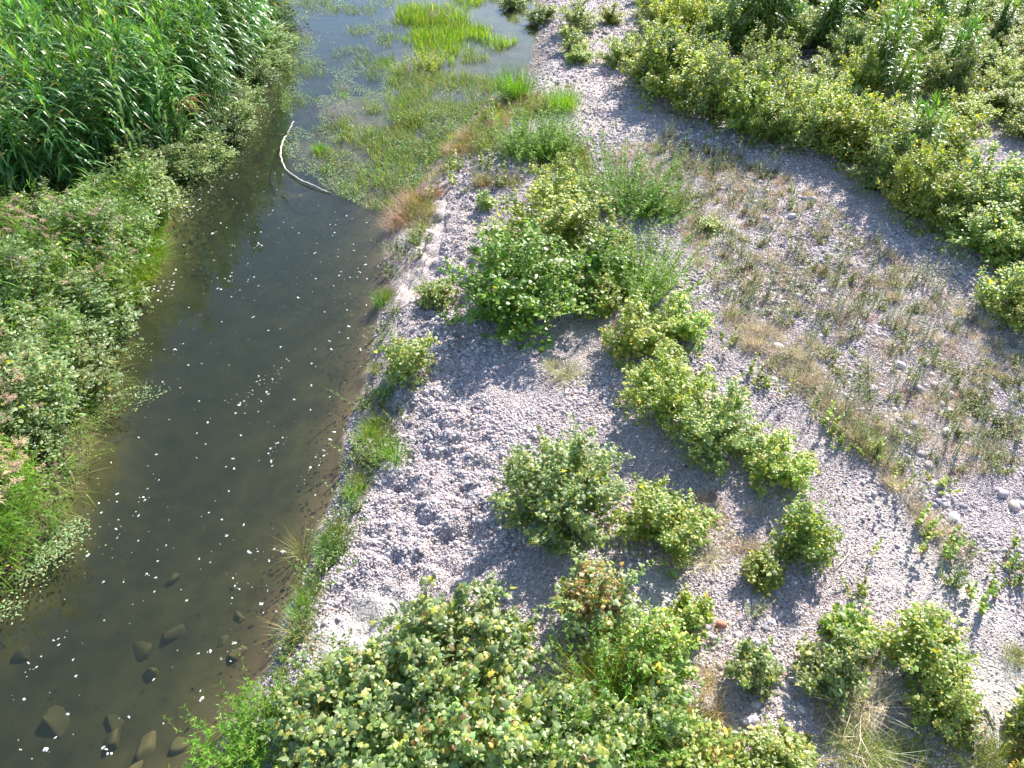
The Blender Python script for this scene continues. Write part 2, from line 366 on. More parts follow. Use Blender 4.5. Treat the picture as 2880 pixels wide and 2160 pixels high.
M_GROUND = ground_mat(); M_WATER = water_mat(); M_FOAM = foam_mat()

# ------------------------------------------------------------------ setting: ground sheet with river bed, water body
def axis(a, b, step, far_lo, far_hi):
    core = np.arange(a, b, step); g = [core[0]]; s = step
    lo = []; x = core[0]
    while x > far_lo: s *= 1.35; x -= s; lo.append(x)
    hi = []; x = core[-1]; s = step
    while x < far_hi: s *= 1.35; x += s; hi.append(x)
    return np.array(lo[::-1] + list(core) + hi)
xs = axis(-15, 17, .085, -700, 700); ys = axis(2.5, 38, .09, -400, 900)
GX, GY = np.meshgrid(xs, ys); gx, gy = GX.ravel(), GY.ravel()
gz = height(gx, gy)
dW = sdf(WATER, gx, gy)
far = np.hypot(gx, gy - 20) > 60
gz = np.where(far & (dW > 0), np.maximum(gz*0 + .9, .3), np.clip(gz, -1, 2.5))
me = bpy.data.meshes.new('ground'); nx, ny = len(xs), len(ys)
idx = np.arange(nx*ny).reshape(ny, nx); q = np.stack([idx[:-1, :-1], idx[:-1, 1:], idx[1:, 1:], idx[1:, :-1]], -1).reshape(-1, 4)
me.vertices.add(nx*ny); me.vertices.foreach_set('co', np.stack([gx, gy, gz], 1).astype(np.float32).ravel())
me.loops.add(q.size); me.loops.foreach_set('vertex_index', q.ravel().astype(np.int32))
me.polygons.add(len(q)); me.polygons.foreach_set('loop_start', np.arange(0, q.size, 4, dtype=np.int32)); me.polygons.foreach_set('use_smooth', np.ones(len(q), bool))
def sand_mask(x, y):
    s = np.zeros_like(x)
    for a, b, r in SAND: s = np.maximum(s, sstep(1.25*r, .55*r, np.hypot(x - a, y - b) + (fbm(x*1.7, y*1.7, 5, 3) - .5)*1.2*r))
    s = np.maximum(s, .5*sstep(.4, -1.0, sdf(FLAT, x, y) + (fbm(x*.9, y*.9, 6, 3) - .5)*1.5))
    return s
rs_x = np.interp(gy, np.sort(RSH[:, 1]), RSH[np.argsort(RSH[:, 1]), 0])
left = gx < rs_x - 1.0
SOIL_R = poly_world([(1400, 170), (1640, 310), (1830, 340), (1960, 470), (2060, 480), (2080, 260), (2212, 200), (2212, -150), (1400, -150)], .4)
soil = np.where(left, 1.0, 0)
soil = np.maximum(soil, .75*sstep(.5, -1.5, sdf(SOIL_R, gx, gy)))
soil = np.maximum(soil, .55*sstep(.45, .05, dW)*sstep(-.05, .05, dW))
MARSHSOIL = sstep(1.2, -.3, sdf(MARSH, gx, gy)); soil = np.maximum(soil, .55*MARSHSOIL)
bed = sstep(.06, -.04, gz)
shallow = np.where(~left, sstep(-.38, -.02, gz), 0)*(1 - MARSHSOIL)
me.update()
for n, a in (('sand', sand_mask(gx, gy)), ('soil', soil), ('bed', bed), ('shallow', shallow)):
    at = me.attributes.new(n, 'FLOAT', 'POINT'); at.data.foreach_set('value', a.astype(np.float32))
me.materials.append(M_GROUND)
link('ground', me, kind='structure', label='pale gravel river bar with muddy river bed and soil banks')

GZ = gz.reshape(ny, nx)
def height(x, y):
    x = np.asarray(x, float); y = np.asarray(y, float)
    i = np.clip(np.searchsorted(xs, x) - 1, 0, nx - 2); j = np.clip(np.searchsorted(ys, y) - 1, 0, ny - 2)
    fx = np.clip((x - xs[i])/(xs[i+1] - xs[i]), 0, 1); fy = np.clip((y - ys[j])/(ys[j+1] - ys[j]), 0, 1)
    return (GZ[j, i]*(1-fx) + GZ[j, i+1]*fx)*(1-fy) + (GZ[j+1, i]*(1-fx) + GZ[j+1, i+1]*fx)*fy
wx0, wx1, wy0, wy1 = -60, 10.5, -30, 110
bm = bmesh.new()
vv = [bm.verts.new(c) for c in [(wx0, wy0, -3), (wx1, wy0, -3), (wx1, wy1, -3), (wx0, wy1, -3), (wx0, wy0, 0), (wx1, wy0, 0), (wx1, wy1, 0), (wx0, wy1, 0)]]
for f in [(3, 2, 1, 0), (4, 5, 6, 7), (0, 1, 5, 4), (1, 2, 6, 5), (2, 3, 7, 6), (3, 0, 4, 7)]: bm.faces.new([vv[i] for i in f])
wm = bpy.data.meshes.new('river_water'); bm.to_mesh(wm); bm.free(); wm.materials.append(M_WATER)
link('river_water', wm, kind='structure', label='still olive brown river water')

# ------------------------------------------------------------------ gravel
def ico(sub, r, noise=.18, flat=(1, .8, .55), cuts=0):
    bm = bmesh.new(); bmesh.ops.create_icosphere(bm, subdivisions=sub, radius=1.0)
    v = np.array([x.co[:] for x in bm.verts]); f = np.array([[w.index for w in p.verts] for p in bm.faces]); bm.free()
    ph = r.uniform(0, 9, 3); w = sum(np.sin(v @ (r.normal(0, 1.6, 3)) + ph[i % 3]) for i in range(4))/4
    v = v*(1 + noise*w)[:, None]
    for _ in range(cuts):
        n = unit(r.normal(0, 1, 3)); dcut = r.uniform(.38, .72); s = v @ n - dcut
        v = v - np.maximum(s, 0)[:, None]*n*.95
    return v*np.array(flat), f
PEBBLES = bpy.data.collections.new('pebble_shapes')
for i in range(6):
    r = np.random.default_rng(100 + i); v, f = ico(2 if i < 3 else 1, r, .2, (1, r.uniform(.65, .95), r.uniform(.55, .85)))
    b = MB(); b.add(v, f, (.4, .4, .4)); o = bpy.data.objects.new('pebble_shape', b.mesh('pebble_shape', M_PEB, True)); PEBBLES.objects.link(o)

def gravel_points(n, xr, yr, smin, smax, r, dens=None):
    x = r.uniform(*xr, n); y = r.uniform(*yr, n); d = sdf(WATER, x, y)
    rs = np.interp(y, np.sort(RSH[:, 1]), RSH[np.argsort(RSH[:, 1]), 0])
    keep = (d > -.05) & (x > rs - 1.0) & (np.abs(x) < (y*.80 + 7.5))
    keep &= r.uniform(0, 1, n) > sand_mask(x, y)*.96
    keep &= r.uniform(0, 1, n) > .6*sstep(.3, -.6, sdf(FLAT, x, y))*(1 if smax > .03 else 0)
    keep &= r.uniform(0, 1, n) > .93*sstep(.2, -.8, sdf(MARSH, x, y))
    silt = fbm(x*.55, y*.55, 77, 4)
    x, y = x[keep], y[keep]; q = sstep(.38, .62, silt[keep]); s = smin*(smax/smin)**(r.beta(1.1, 3.2, len(x))*(.6 + .6*q))
    z = height(x, y) + s*r.uniform(-.15, .55, len(s))
    return x, y, z, s
r = np.random.default_rng(7)
parts = [gravel_points(330000, (-5, 14), (4, 16), .010, .056, r), gravel_points(130000, (-2, 20), (14, 26), .014, .075, r), gravel_points(75000, (0, 34), (24, 48), .024, .10, r)]
X, Y, Z, SC = [np.concatenate([p[i] for p in parts]) for i in range(4)]
NP = len(X)
gm = bpy.data.meshes.new('gravel'); gm.vertices.add(NP); gm.vertices.foreach_set('co', np.stack([X, Y, Z], 1).astype(np.float32).ravel())
a = gm.attributes.new('rot', 'FLOAT_VECTOR', 'POINT'); a.data.foreach_set('vector', np.stack([r.normal(0, .5, NP), r.normal(0, .5, NP), r.uniform(0, 6.28, NP)], 1).astype(np.float32).ravel())
a = gm.attributes.new('siz', 'FLOAT', 'POINT'); a.data.foreach_set('value', SC.astype(np.float32))
gm.update()
go = link('gravel', gm, kind='stuff', label='loose pale grey river gravel covering the bar', category='gravel')
ng = bpy.data.node_groups.new('gravel_spread', 'GeometryNodeTree')
ng.interface.new_socket('Geometry', in_out='INPUT', socket_type='NodeSocketGeometry'); ng.interface.new_socket('Geometry', in_out='OUTPUT', socket_type='NodeSocketGeometry')
gi = ng.nodes.new('NodeGroupInput'); gout = ng.nodes.new('NodeGroupOutput'); ip = ng.nodes.new('GeometryNodeInstanceOnPoints')
ci = ng.nodes.new('GeometryNodeCollectionInfo'); ci.inputs['Collection'].default_value = PEBBLES; ci.inputs['Separate Children'].default_value = True; ci.inputs['Reset Children'].default_value = True
m2p = ng.nodes.new('GeometryNodeMeshToPoints')
na = ng.nodes.new('GeometryNodeInputNamedAttribute'); na.data_type = 'FLOAT_VECTOR'; na.inputs['Name'].default_value = 'rot'
ns = ng.nodes.new('GeometryNodeInputNamedAttribute'); ns.data_type = 'FLOAT'; ns.inputs['Name'].default_value = 'siz'
e2r = ng.nodes.new('FunctionNodeEulerToRotation')
lk = ng.links.new
lk(gi.outputs[0], m2p.inputs[0]); lk(m2p.outputs[0], ip.inputs['Points']); lk(ci.outputs[0], ip.inputs['Instance']); ip.inputs['Pick Instance'].default_value = True
lk(na.outputs[0], e2r.inputs[0]); lk(e2r.outputs[0], ip.inputs['Rotation']); lk(ns.outputs[0], ip.inputs['Scale']); lk(ip.outputs[0], gout.inputs[0])
go.modifiers.new('spread', 'NODES').node_group = ng
# ------------------------------------------------------------------ plant builders
LIME = [(6, (.20, .285, .05)), (3, (.265, .325, .06)), (1.4, (.39, .385, .05)), (.25, (.58, .46, .03)), (.2, (.24, .15, .06))]
PALE = [(6, (.18, .26, .085)), (4, (.25, .325, .115)), (2.2, (.37, .385, .08)), (.12, (.5, .4, .06)), (.1, (.24, .16, .07))]
OCHRE = [(4, (.17, .22, .05)), (2, (.2, .22, .04)), (2, (.42, .24, .04)), (1, (.5, .36, .04)), (1.2, (.26, .13, .05))]
POPLAR = [(6, (.115, .22, .018)), (3, (.17, .27, .025)), (.6, (.28, .30, .03)), (.15, (.22, .12, .04))]
BANK = [(6, (.16, .235, .085)), (4, (.23, .30, .14)), (.5, (.28, .28, .06)), (.25, (.42, .34, .05))]
DARKG = [(6, (.075, .145, .04)), (3, (.13, .2, .07)), (.5, (.2, .22, .05))]
CANEP = [(5, (.085, .19, .05)), (3, (.115, .225, .06)), (1.4, (.17, .27, .07)), (.3, (.3, .25, .07))]
BRIGHT = [(5, (.16, .25, .025)), (3, (.22, .29, .03)), (1.5, (.32, .33, .05)), (.5, (.4, .34, .12))]
FRESH = [(6, (.115, .235, .03)), (3, (.16, .28, .04)), (.8, (.28, .30, .07))]
STRAW = [(5, (.48, .41, .29)), (3, (.56, .50, .38)), (2, (.30, .28, .14)), (.5, (.38, .26, .19))]
RUST = [(5, (.36, .22, .15)), (3, (.44, .29, .20)), (2, (.2, .21, .07)), (1, (.5, .36, .15))]
SAGE = [(6, (.15, .20, .12)), (3, (.20, .25, .15)), (.6, (.3, .27, .15))]
OLIVE = [(6, (.13, .18, .04)), (3, (.2, .22, .06)), (1.2, (.34, .28, .10))]
YELL = [(5, (.42, .38, .03)), (3, (.30, .32, .03)), (1, (.5, .36, .05))]
LILAC = np.array((.36, .17, .42))

def shrub(seed, w, h, tpl='lobed', ls=.12, n=1600, pal=LIME, nst=16, burr=260, lean=0.0, dome=.5, center_brown=0, nrm=1.0, big=0, shell=.30):
    r = np.random.default_rng(seed); sm = MB(); lm = MB(); R = w/2; P = []; D = []; T = []; n = int(n*2.15); ls = ls*.66
    ph0 = r.uniform(0, 6.28); tips = []
    for i in range(nst):
        ph = ph0 + i*2.39996 + r.normal(0, .2); q = math.sqrt((i+.6)/nst)*r.uniform(.82, 1.06)
        tip = np.array([R*q*math.cos(ph), R*q*math.sin(ph), h*(1 - dome*q*q)*r.uniform(.7, 1.18)])
        if i % 3 == 2: tip = np.array([R*r.uniform(.75, 1.0)*math.cos(ph), R*r.uniform(.75, 1.0)*math.sin(ph), h*r.uniform(.16, .42)])
        b = np.array([math.cos(ph), math.sin(ph), 0])*R*.10*r.uniform(.2, 1); b[2] = -.04
        c = b*.5 + np.array([tip[0]*.5, tip[1]*.5, tip[2]*.72]) + r.normal(0, .06*R, 3)
        t = np.linspace(0, 1, 7)[:, None]; pts = (1-t)**2*b + 2*t*(1-t)*c + t*t*tip
        tube(sm, pts, .006 + .006*h, .003, (.14, .12, .05), 4, False)
        tips.append(tip)
        k = int(n/nst*.42); tt = r.uniform(.2, 1, k)[:, None]; pp = (1-tt)**2*b + 2*tt*(1-tt)*c + tt*tt*tip
        P.append(pp); D.append(np.stack([np.cos(a := r.uniform(0, 6.28, k)), np.sin(a), r.normal(-.05, .3, k)], 1)); T.append(tt[:, 0])
        nt = 6; kk = int(n/nst*.58/nt)
        for j in range(nt):
            t0 = r.uniform(.25, .98); s = (1-t0)**2*b + 2*t0*(1-t0)*c + t0*t0*tip
            dv = unit(np.array([math.cos(ph), math.sin(ph), .35])*.7 + r.normal(0, .75, 3)); dv[2] = abs(dv[2])*.7 + .05
            ln = r.uniform(.16, .40)*(R*.5 + h*.35); e = s + dv*ln
            e[2] = max(e[2], .06)
            tube(sm, [s, s*.5 + e*.5 + (0, 0, .03), e], .004, .002, (.15, .14, .05), 3, False)
            u = r.uniform(.15, 1.05, kk)[:, None]; P.append(s*(1-u) + e*u)
            aa = r.uniform(0, 6.28, kk); D.append(dv*.5 + np.stack([np.cos(aa), np.sin(aa), r.normal(-.05, .3, kk)], 1)); T.append(np.full(kk, t0))
            tips.append(e)
    P = np.concatenate(P); D = np.concatenate(D); T = np.concatenate(T)
    P = P + r.normal(0, .045, P.shape)*np.array([1, 1, .7])
    if shell:   # leaves of the outer canopy
        k = int(n*shell); g = r.normal(0, 1, (k, 3)); g[:, 2] = np.abs(g[:, 2])*.9; g = unit(g)
        F = r.normal(0, 4.2, (7, 3)); lump = sum(np.sin(g @ F[j] + j*1.7) for j in range(7))/7
        rho = (.84 + .52*lump)*(1 - np.abs(r.normal(0, .20, k)))
        S_ = g*np.array([R, R, h*.96])*rho[:, None]; keep = lump > -.04 + .30*r.uniform(-1, 1, k); S_ = S_[keep]; g = g[keep]; k = len(S_); az = r.uniform(0, 6.28, k)
        P = np.concatenate([P, S_]); D = np.concatenate([D, g*np.array([.8, .8, .2]) + np.stack([np.cos(az), np.sin(az), r.normal(-.1, .3, k)], 1)*.8]); T = np.concatenate([T, r.uniform(.35, 1, k)])
        tips += list(S_[r.integers(0, k, 60)] + (0, 0, .02))
    N = len(P); P = P + unit(D)*ls*.25
    P[:, 2] = np.maximum(P[:, 2], .03)
    nn = np.stack([r.normal(0, .42*nrm, N), r.normal(0, .42*nrm, N), np.ones(N)], 1) + .25*np.stack([P[:, 0], P[:, 1], P[:, 0]*0], 1)/R
    size = np.clip(ls*r.lognormal(-.08, .36, N), .025, ls*1.9)*(1.12 - .45*T)
    col = pick(r, N, pal)
    if center_brown:
        k = (np.hypot(P[:, 0], P[:, 1]) < R*.6) & (r.uniform(0, 1, N) < center_brown); col[k] = pick(r, int(k.sum()), [(3, (.30, .16, .05)), (1.5, (.48, .31, .05)), (1.5, (.19, .10, .045))])
    wild = r.uniform(0, 1, N) < .3; nn[wild] += r.normal(0, .8, (int(wild.sum()), 3))
    singles = []
    if big:
        sc_ = size*(.4 + np.clip(P[:, 2]/h, 0, 1) + .5*np.hypot(P[:, 0], P[:, 1])/R); sel = np.argsort(-sc_)[:big]; keep = np.ones(N, bool); keep[sel] = False
        for q in sel:
            d_ = unit(D[q]); x_ = unit(np.cross(d_, nn[q])); singles.append((P[q], d_, x_, np.cross(x_, d_), float(size[q])))
        P, D, nn, size, col = P[keep], D[keep], nn[keep], size[keep], col[keep]
    put_leaves(lm, tpl, P, D, nn, size, col)
    for j in range(int(nst*1.3)):
        s = tips[r.integers(0, len(tips))]*r.uniform(.5, .9); e = s + unit(np.append(s[:2], .5*h) + r.normal(0, .5*R, 3))*r.uniform(.2, .6)
        tube(sm, [s, (s + e)/2 + r.normal(0, .02, 3), e], .005, .002, (.15, .14, .05), 3, False)
    bm_ = MB() if big else lm
    if burr:
        tp = np.array(tips)[r.integers(0, len(tips), burr)] + r.normal(0, .028, (burr, 3)) + (0, 0, .02)
        put_leaves(bm_, 'dia', tp, r.normal(0, 1, (burr, 3)) + (0, 0, .6), r.normal(0, 1, (burr, 3)), r.uniform(.03, .055, burr), pick(r, burr, [(3, (.36, .38, .07)), (2, (.42, .40, .10)), (1, (.36, .27, .10))]))
    out = [('stem', sm.mesh('stem', M_STEM), None), ('foliage', lm.mesh('foliage', M_LEAF), 'stuff')]
    if big: out += [('burrs', bm_.mesh('burrs', M_LEAF), 'stuff'), ('leaf', singles, pal)]
    return out

def cane(seed, nst=3, h=3.6, spread=.35, pal=CANEP, wind=(.35, -.55)):
    r = np.random.default_rng(seed); out = []; lm = MB()
    for s in range(nst):
        hh = h*r.uniform(.78, 1.12); ph = r.uniform(0, 6.28); b = np.array([math.cos(ph), math.sin(ph), 0])*spread*r.uniform(.1, 1); b[2] = -.05
        le = np.array([wind[0]*.5 + r.normal(0, .28), wind[1]*.5 + r.normal(0, .28), 0])*hh*.16
        t = np.linspace(0, 1, 9)[:, None]; pts = b + t*np.array([0, 0, hh]) + (t**2)*le
        sm = MB(); tube(sm, pts, .013, .004, (.16, .19, .06), 5); out.append(('stalk', sm.mesh('stalk', M_GRASS), None))
        k = 34; tt = np.linspace(.22, .98, k) + r.normal(0, .008, k); tt = np.clip(tt, 0, 1)[:, None]
        p = b + tt*np.array([0, 0, hh]) + tt**2*le; pl = r.uniform(0, PI)
        az = pl + (np.arange(k) % 2)*PI + r.normal(0, .45, k)
        # leaves are pushed over by the breeze
        wx = np.cos(az) + wind[0]; wy = np.sin(az) + wind[1]; az = np.arctan2(wy, wx)
        tl = tt[:, 0]; L = np.interp(tl, [.2, .45, .8, 1], [.5, .84, .8, .5])*r.uniform(.8, 1.2, k)
        e0 = np.interp(tl, [.2, .7, 1], [.55, .85, 1.25]) + r.normal(0, .1, k); dr = np.interp(tl, [.2, .8, .95, 1], [1.9, 2.0, 1.1, .5])*r.uniform(.75, 1.2, k)
        c = pick(r, k, pal); c = c*(1 + .2*sstep(.85, 1, tl))[:, None]; c[:, 0] *= 1 + .2*sstep(.9, 1, tl)
        blades(lm, p, az, e0, dr, L, np.interp(tl, [.2, .6, 1], [.062, .082, .045]), c, 7, [.75, .95, 1, .92, .78, .58, .32, .02], twist=r.normal(0, .25, k))
        # upright young leaves of the tip
        k = 8; p = np.tile(pts[-1], (k, 1)) - (0, 0, .15); blades(lm, p, r.uniform(0, 6.28, k), r.uniform(1.1, 1.5, k), r.uniform(.1, .5, k), r.uniform(.4, .7, k), .034, pick(r, k, [(3, (.10, .22, .03)), (1, (.15, .26, .03))]), 4)
    out.append(('leaves', lm.mesh('leaves', M_CANE, True), 'stuff')); return out

def reed(seed, nst=5, h=1.9, plume=1.0, pal=FRESH, pc=(.28, .205, .14)):
    r = np.random.default_rng(seed); lm = MB(); sm = MB(); pm = MB()
    for s in range(nst):
        hh = h*r.uniform(.75, 1.12); b = np.append(r.normal(0, .16, 2), -.04); le = np.append(r.normal(0, .16, 2) + (.1, -.12), 0)*hh
        t = np.linspace(0, 1, 6)[:, None]; pts = b + t*np.array([0, 0, hh]) + t**2*le
        tube(sm, pts, .005, .003, (.24, .24, .10), 3, False)
        k = 11; tt = r.uniform(.2, .92, k)[:, None]; p = b + tt*np.array([0, 0, hh]) + tt**2*le
        blades(lm, p, r.uniform(0, 6.28, k), r.uniform(.6, 1.1, k), r.uniform(.5, 1.6, k), r.uniform(.3, .5, k), .022, pick(r, k, pal), 4)
        if r.uniform() < plume:
            k = 34; tt = r.uniform(0, 1, k)[:, None]; top = pts[-1]; ax = unit(pts[-1] - pts[-2] + np.array([.25, -.25, -.1]))
            p = top + ax*tt*.24
            blades(pm, p, math.atan2(le[1], le[0]) + r.normal(0, 1.1, k), r.uniform(.2, 1.0, k), r.uniform(.8, 1.9, k), r.uniform(.08, .17, k)*(1.1 - .5*tt[:, 0]), .013, pick(r, k, [(1, pc)], .15), 3, [1, 1, .8, .3])
    o = [('stem', sm.mesh('stem', M_GRASS), None), ('leaves', lm.mesh('leaves', M_GRASS), 'stuff')]
    if pm.n: o.append(('plume', pm.mesh('plume', M_DRY), 'stuff'))
    return o

def tuft(seed, n=90, h=.5, rad=.12, pal=FRESH, wid=.009, e=(1.0, 1.5), droop=(.2, 1.2), mat=None, tip=None, heads=0, hc=(.4, .28, .2)):
    r = np.random.default_rng(seed); m = MB()
    p = np.stack([r.normal(0, rad*.5, n), r.normal(0, rad*.5, n), np.full(n, -.02)], 1); az = np.arctan2(p[:, 1], p[:, 0]) + r.normal(0, .9, n)
    blades(m, p, az, r.uniform(*e, n), r.uniform(*droop, n), h*r.uniform(.55, 1.2, n), wid*r.uniform(.7, 1.3, n), pick(r, n, pal), 4, tipcol=tip)
    if heads:
        q = np.stack([r.normal(0, rad*1.1, heads), r.normal(0, rad*1.1, heads), h*r.uniform(.65, 1.05, heads)], 1)
        put_leaves(m, 'dia', q, r.normal(0, 1, (heads, 3)) + (0, 0, .5), r.normal(0, 1, (heads, 3)), r.uniform(.02, .045, heads), pick(r, heads, [(1, hc)]))
    return [(None, m.mesh('tuft', mat or M_GRASS), None)]

def herb(seed, nst=9, h=.6, rad=.14, pal=SAGE, tpl='lance', ls=.05, nl=34, spike=0, lean=.22, sc=(.2, .2, .08), spc=LILAC, mat=None):
    r = np.random.default_rng(seed); m = MB(); fl = MB()
    for s in range(nst):
        hh = h*r.uniform(.6, 1.1); b = np.append(r.normal(0, rad*.45, 2), -.02); tip = b + np.append(b[:2]*1.2 + r.normal(0, lean*.5, 2)*hh, hh)
        t = np.linspace(0, 1, 5)[:, None]; tube(m, b + (tip - b)*t + np.array([0, 0, .06*hh])*t*(1-t), .004, .002, sc, 3, False)
        tt = r.uniform(.1, 1, nl)[:, None]; p = b + (tip - b)*tt; a = r.uniform(0, 6.28, nl)
        put_leaves(m, tpl, p, np.stack([np.cos(a), np.sin(a), r.uniform(.1, .9, nl)], 1), np.stack([r.normal(0, .4, nl), r.normal(0, .4, nl), np.ones(nl)], 1), ls*r.uniform(.6, 1.3, nl)*(1.2 - .6*tt[:, 0]), pick(r, nl, pal))
        if spike and r.uniform() < spike:
            k = 46; u = r.uniform(-.05, 1, k)[:, None]; q = b + (tip - b)*(.68 + .36*u) + r.normal(0, .012, (k, 3))
            put_leaves(fl, 'dia', q, r.normal(0, 1, (k, 3)), r.normal(0, 1, (k, 3)), r.uniform(.022, .04, k)*(1.2 - .5*u[:, 0]), np.clip(spc*(1 + r.normal(0, .2, (k, 1))), .01, .8))
    if fl.n: return [('foliage', m.mesh('foliage', M_LEAF), 'stuff'), ('flower_spike', fl.mesh('flower_spike', M_DRY), 'stuff')]
    return [(None, m.mesh('herb', mat or M_LEAF), None)]

def sprawl(seed, n=110, L=.55, pal=STRAW, wid=.005, mat=None, flat=.35):
    r = np.random.default_rng(seed); m = MB(); n = int(n*.7); p = np.stack([r.normal(0, .14*L, n), r.normal(0, .14*L, n), np.full(n, .01)], 1)
    az = r.uniform(0, 6.28, n)
    blades(m, p, az, r.uniform(.1, 1.3, n)*flat*2, r.uniform(-.3, 1.5, n), L*r.uniform(.4, 1.2, n), wid*r.uniform(.7, 1.4, n), pick(r, n, pal), 5)
    return [(None, m.mesh('sprawl', mat or M_DRY), None)]

LEAFM = {}
def single_leaves(root, singles, pal):
    from mathutils import Matrix
    key = id(pal)
    if key not in LEAFM:
        LEAFM[key] = []
        for q in range(6):
            lb = MB(); tv, tf = TPL['lobed']; lb.add(tv, tf, pick(np.random.default_rng(q), 1, pal[:3], .15)[0]); LEAFM[key].append(lb.mesh('leaf', M_LEAF))
    for q, (p, d, x, z, s) in enumerate(singles):
        o = link('leaf', LEAFM[key][q % 6], root)
        o.matrix_local = Matrix(((x[0]*s, d[0]*s, z[0]*s, p[0]), (x[1]*s, d[1]*s, z[1]*s, p[1]), (x[2]*s, d[2]*s, z[2]*s, p[2]), (0, 0, 0, 1)))
def straggle(seed, n=42):
    r = np.random.default_rng(seed); m = MB(); p = np.stack([r.uniform(-.35, .25, n), r.normal(0, .28, n), r.uniform(0, .03, n)], 1)
    blades(m, p, r.normal(0, .75, n), r.uniform(.0, .55, n), r.uniform(-.1, .9, n), r.uniform(.2, .75, n), .012*r.uniform(.6, 1.4, n), pick(r, n, [(4, (.15, .21, .06)), (2, (.27, .23, .12)), (3, (.12, .21, .04))]), 5)
    k = 30; q = np.stack([r.uniform(-.3, .6, k), r.normal(0, .3, k), r.uniform(.01, .16, k)], 1); az = r.uniform(0, 6.28, k)
    put_leaves(m, 'ovate', q, np.stack([np.cos(az), np.sin(az), r.normal(0, .3, k)], 1), np.stack([r.normal(0, .4, k), r.normal(0, .4, k), np.ones(k)], 1), r.uniform(.03, .07, k), pick(r, k, BANK))
    return [('stems', m.mesh('stems', M_GRASS), 'stuff')]
BASES = []
def place(name, proto, loc, label, cat, group=None, rz=0.0, sc=1.0):
    """one plant: its own top-level object, parts as children sharing the mesh data of the kind"""
    if len(proto) == 1 and proto[0][0] is None: root = link(name, proto[0][1])
    else:
        root = link(name, None); root.empty_display_size = .2
        for pn, me, kd in proto:
            if pn == 'leaf': single_leaves(root, me, kd); continue
            if pn == 'burrs': c = link(pn, me, stem_o); c['kind'] = kd; continue
            c = link(pn, me, root)
            if pn == 'stem': stem_o = c
            if kd: c['kind'] = kd
    root.location = loc; root.rotation_euler = (0, 0, rz); root.scale = sc if hasattr(sc, '__len__') else (sc,)*3
    root['label'] = label; root['category'] = cat
    if name == 'cocklebur_bush' and loc[1] < 26: BASES.append((loc[0], loc[1], float(root.scale[0])))
    if group: root['group'] = group
    return root
def at(u, v, back=0.0):
    x, y, z = gnd(u, v)
    if back:
        L = math.hypot(x, y); x += back*x/L; y += back*y/L; z = float(height(x, y))
    return x, y, z
R = np.random.default_rng(99)

# ------------------------------------------------------------------ broad-leaved bushes placed one by one on the bar
PROT = {}
def proto_shrub(pal, wm):
    key = (pal, 's' if wm < .95 else 'm' if wm < 1.7 else 'l')
    if key not in PROT:
        w, h, n, st = {'s': (.8, .62, 520, 9), 'm': (1.4, 1.0, 1300, 14), 'l': (2.3, 1.4, 2700, 20)}[key[1]]
        P = dict(lime=LIME, pale=PALE, ochre=OCHRE, bank=BANK, dark=DARKG)[pal]
        PROT[key] = [(w, h, shrub(300 + 10*len(PROT) + i, w, h, 'broad', .115, n, P, st, burr=int(n*.3))) for i in range(2)]
    return PROT[key][R.integers(0, 2)]
def bush(u, v, wpx, h, pal, label, cat='bush', name='cocklebur_bush', group=None, own=None):
    x, y, z = gnd(u, v); k = slant(x, y, z)/FPX; wm = wpx*k
    x, y, z = at(u, v, .36*wm)
    if own:
        pr = shrub(own.pop('seed'), wm*1.13, h*1.1, **own); return place(name, pr, (x, y, z), label, cat, group, 0, 1)
    w0, h0, pr = proto_shrub(pal, wm)
    s = wm/w0*1.1
    return place(name, pr, (x, y, z), label, cat, group, R.uniform(0, 6.28), (s, s, 1.18*h/h0))
bush(1212, 1182, 265, 1.5, 'pale', 'dense dark green broad-leaved bush standing alone amid the gravel bar', own=dict(seed=1, big=60, ls=.13, n=3600, pal=PALE, nst=26, burr=700))
bush(1418, 1212, 190, 1.1, 'lime', 'yellow-green bush touching the right side of the dense dark green one', own=dict(seed=2, big=60, ls=.115, n=1900, pal=LIME, nst=18, burr=300))
bush(1270, 1400, 185, 1.25, 'ochre', 'bush with orange brown withered leaves in its heart', own=dict(seed=3, big=60, ls=.125, n=1500, pal=PALE, nst=16, burr=260, center_brown=.6))
bush(1000, 1560, 300, 1.3, 'pale', 'tall pale green bush at the top of the foreground thicket', own=dict(seed=4, big=110, ls=0.161, n=2592, pal=PALE, nst=26, burr=700, center_brown=.04))
bush(790, 1680, 280, .95, 'pale', 'pale green bush of the foreground thicket nearest the river', own=dict(seed=5, big=110, ls=0.167, n=2160, pal=PALE, nst=24, burr=600))
bush(1030, 1750, 340, 1.15, 'pale', 'wide bush at the bottom edge with dark gaps and brown dead leaves inside', own=dict(seed=6, big=110, ls=0.172, n=2376, pal=PALE, nst=24, burr=600, center_brown=.10))
bush(1240, 1750, 260, 1.0, 'pale', 'bush at the bottom edge beside the fine green grass clump', own=dict(seed=7, big=110, ls=0.161, n=1728, pal=PALE, nst=20, burr=450))
bush(1390, 1500, 150, 1.1, 'lime', 'bush with yellowing leaves right of the ochre grass clump', own=dict(seed=8, big=60, ls=.13, n=1300, pal=LIME, nst=14, burr=200, center_brown=.1))
bush(1405, 1650, 150, .8, 'pale', 'loose bush right of the fine green grass in the foreground', own=dict(seed=9, big=60, ls=0.149, n=1008, pal=PALE, nst=15, burr=220, center_brown=.05))
bush(880, 1770, 280, 1.0, 'pale', 'bush at the bottom edge between the wide bush and the one nearest the river', own=dict(seed=11, big=110, ls=0.167, n=1872, pal=PALE, nst=22, burr=450))
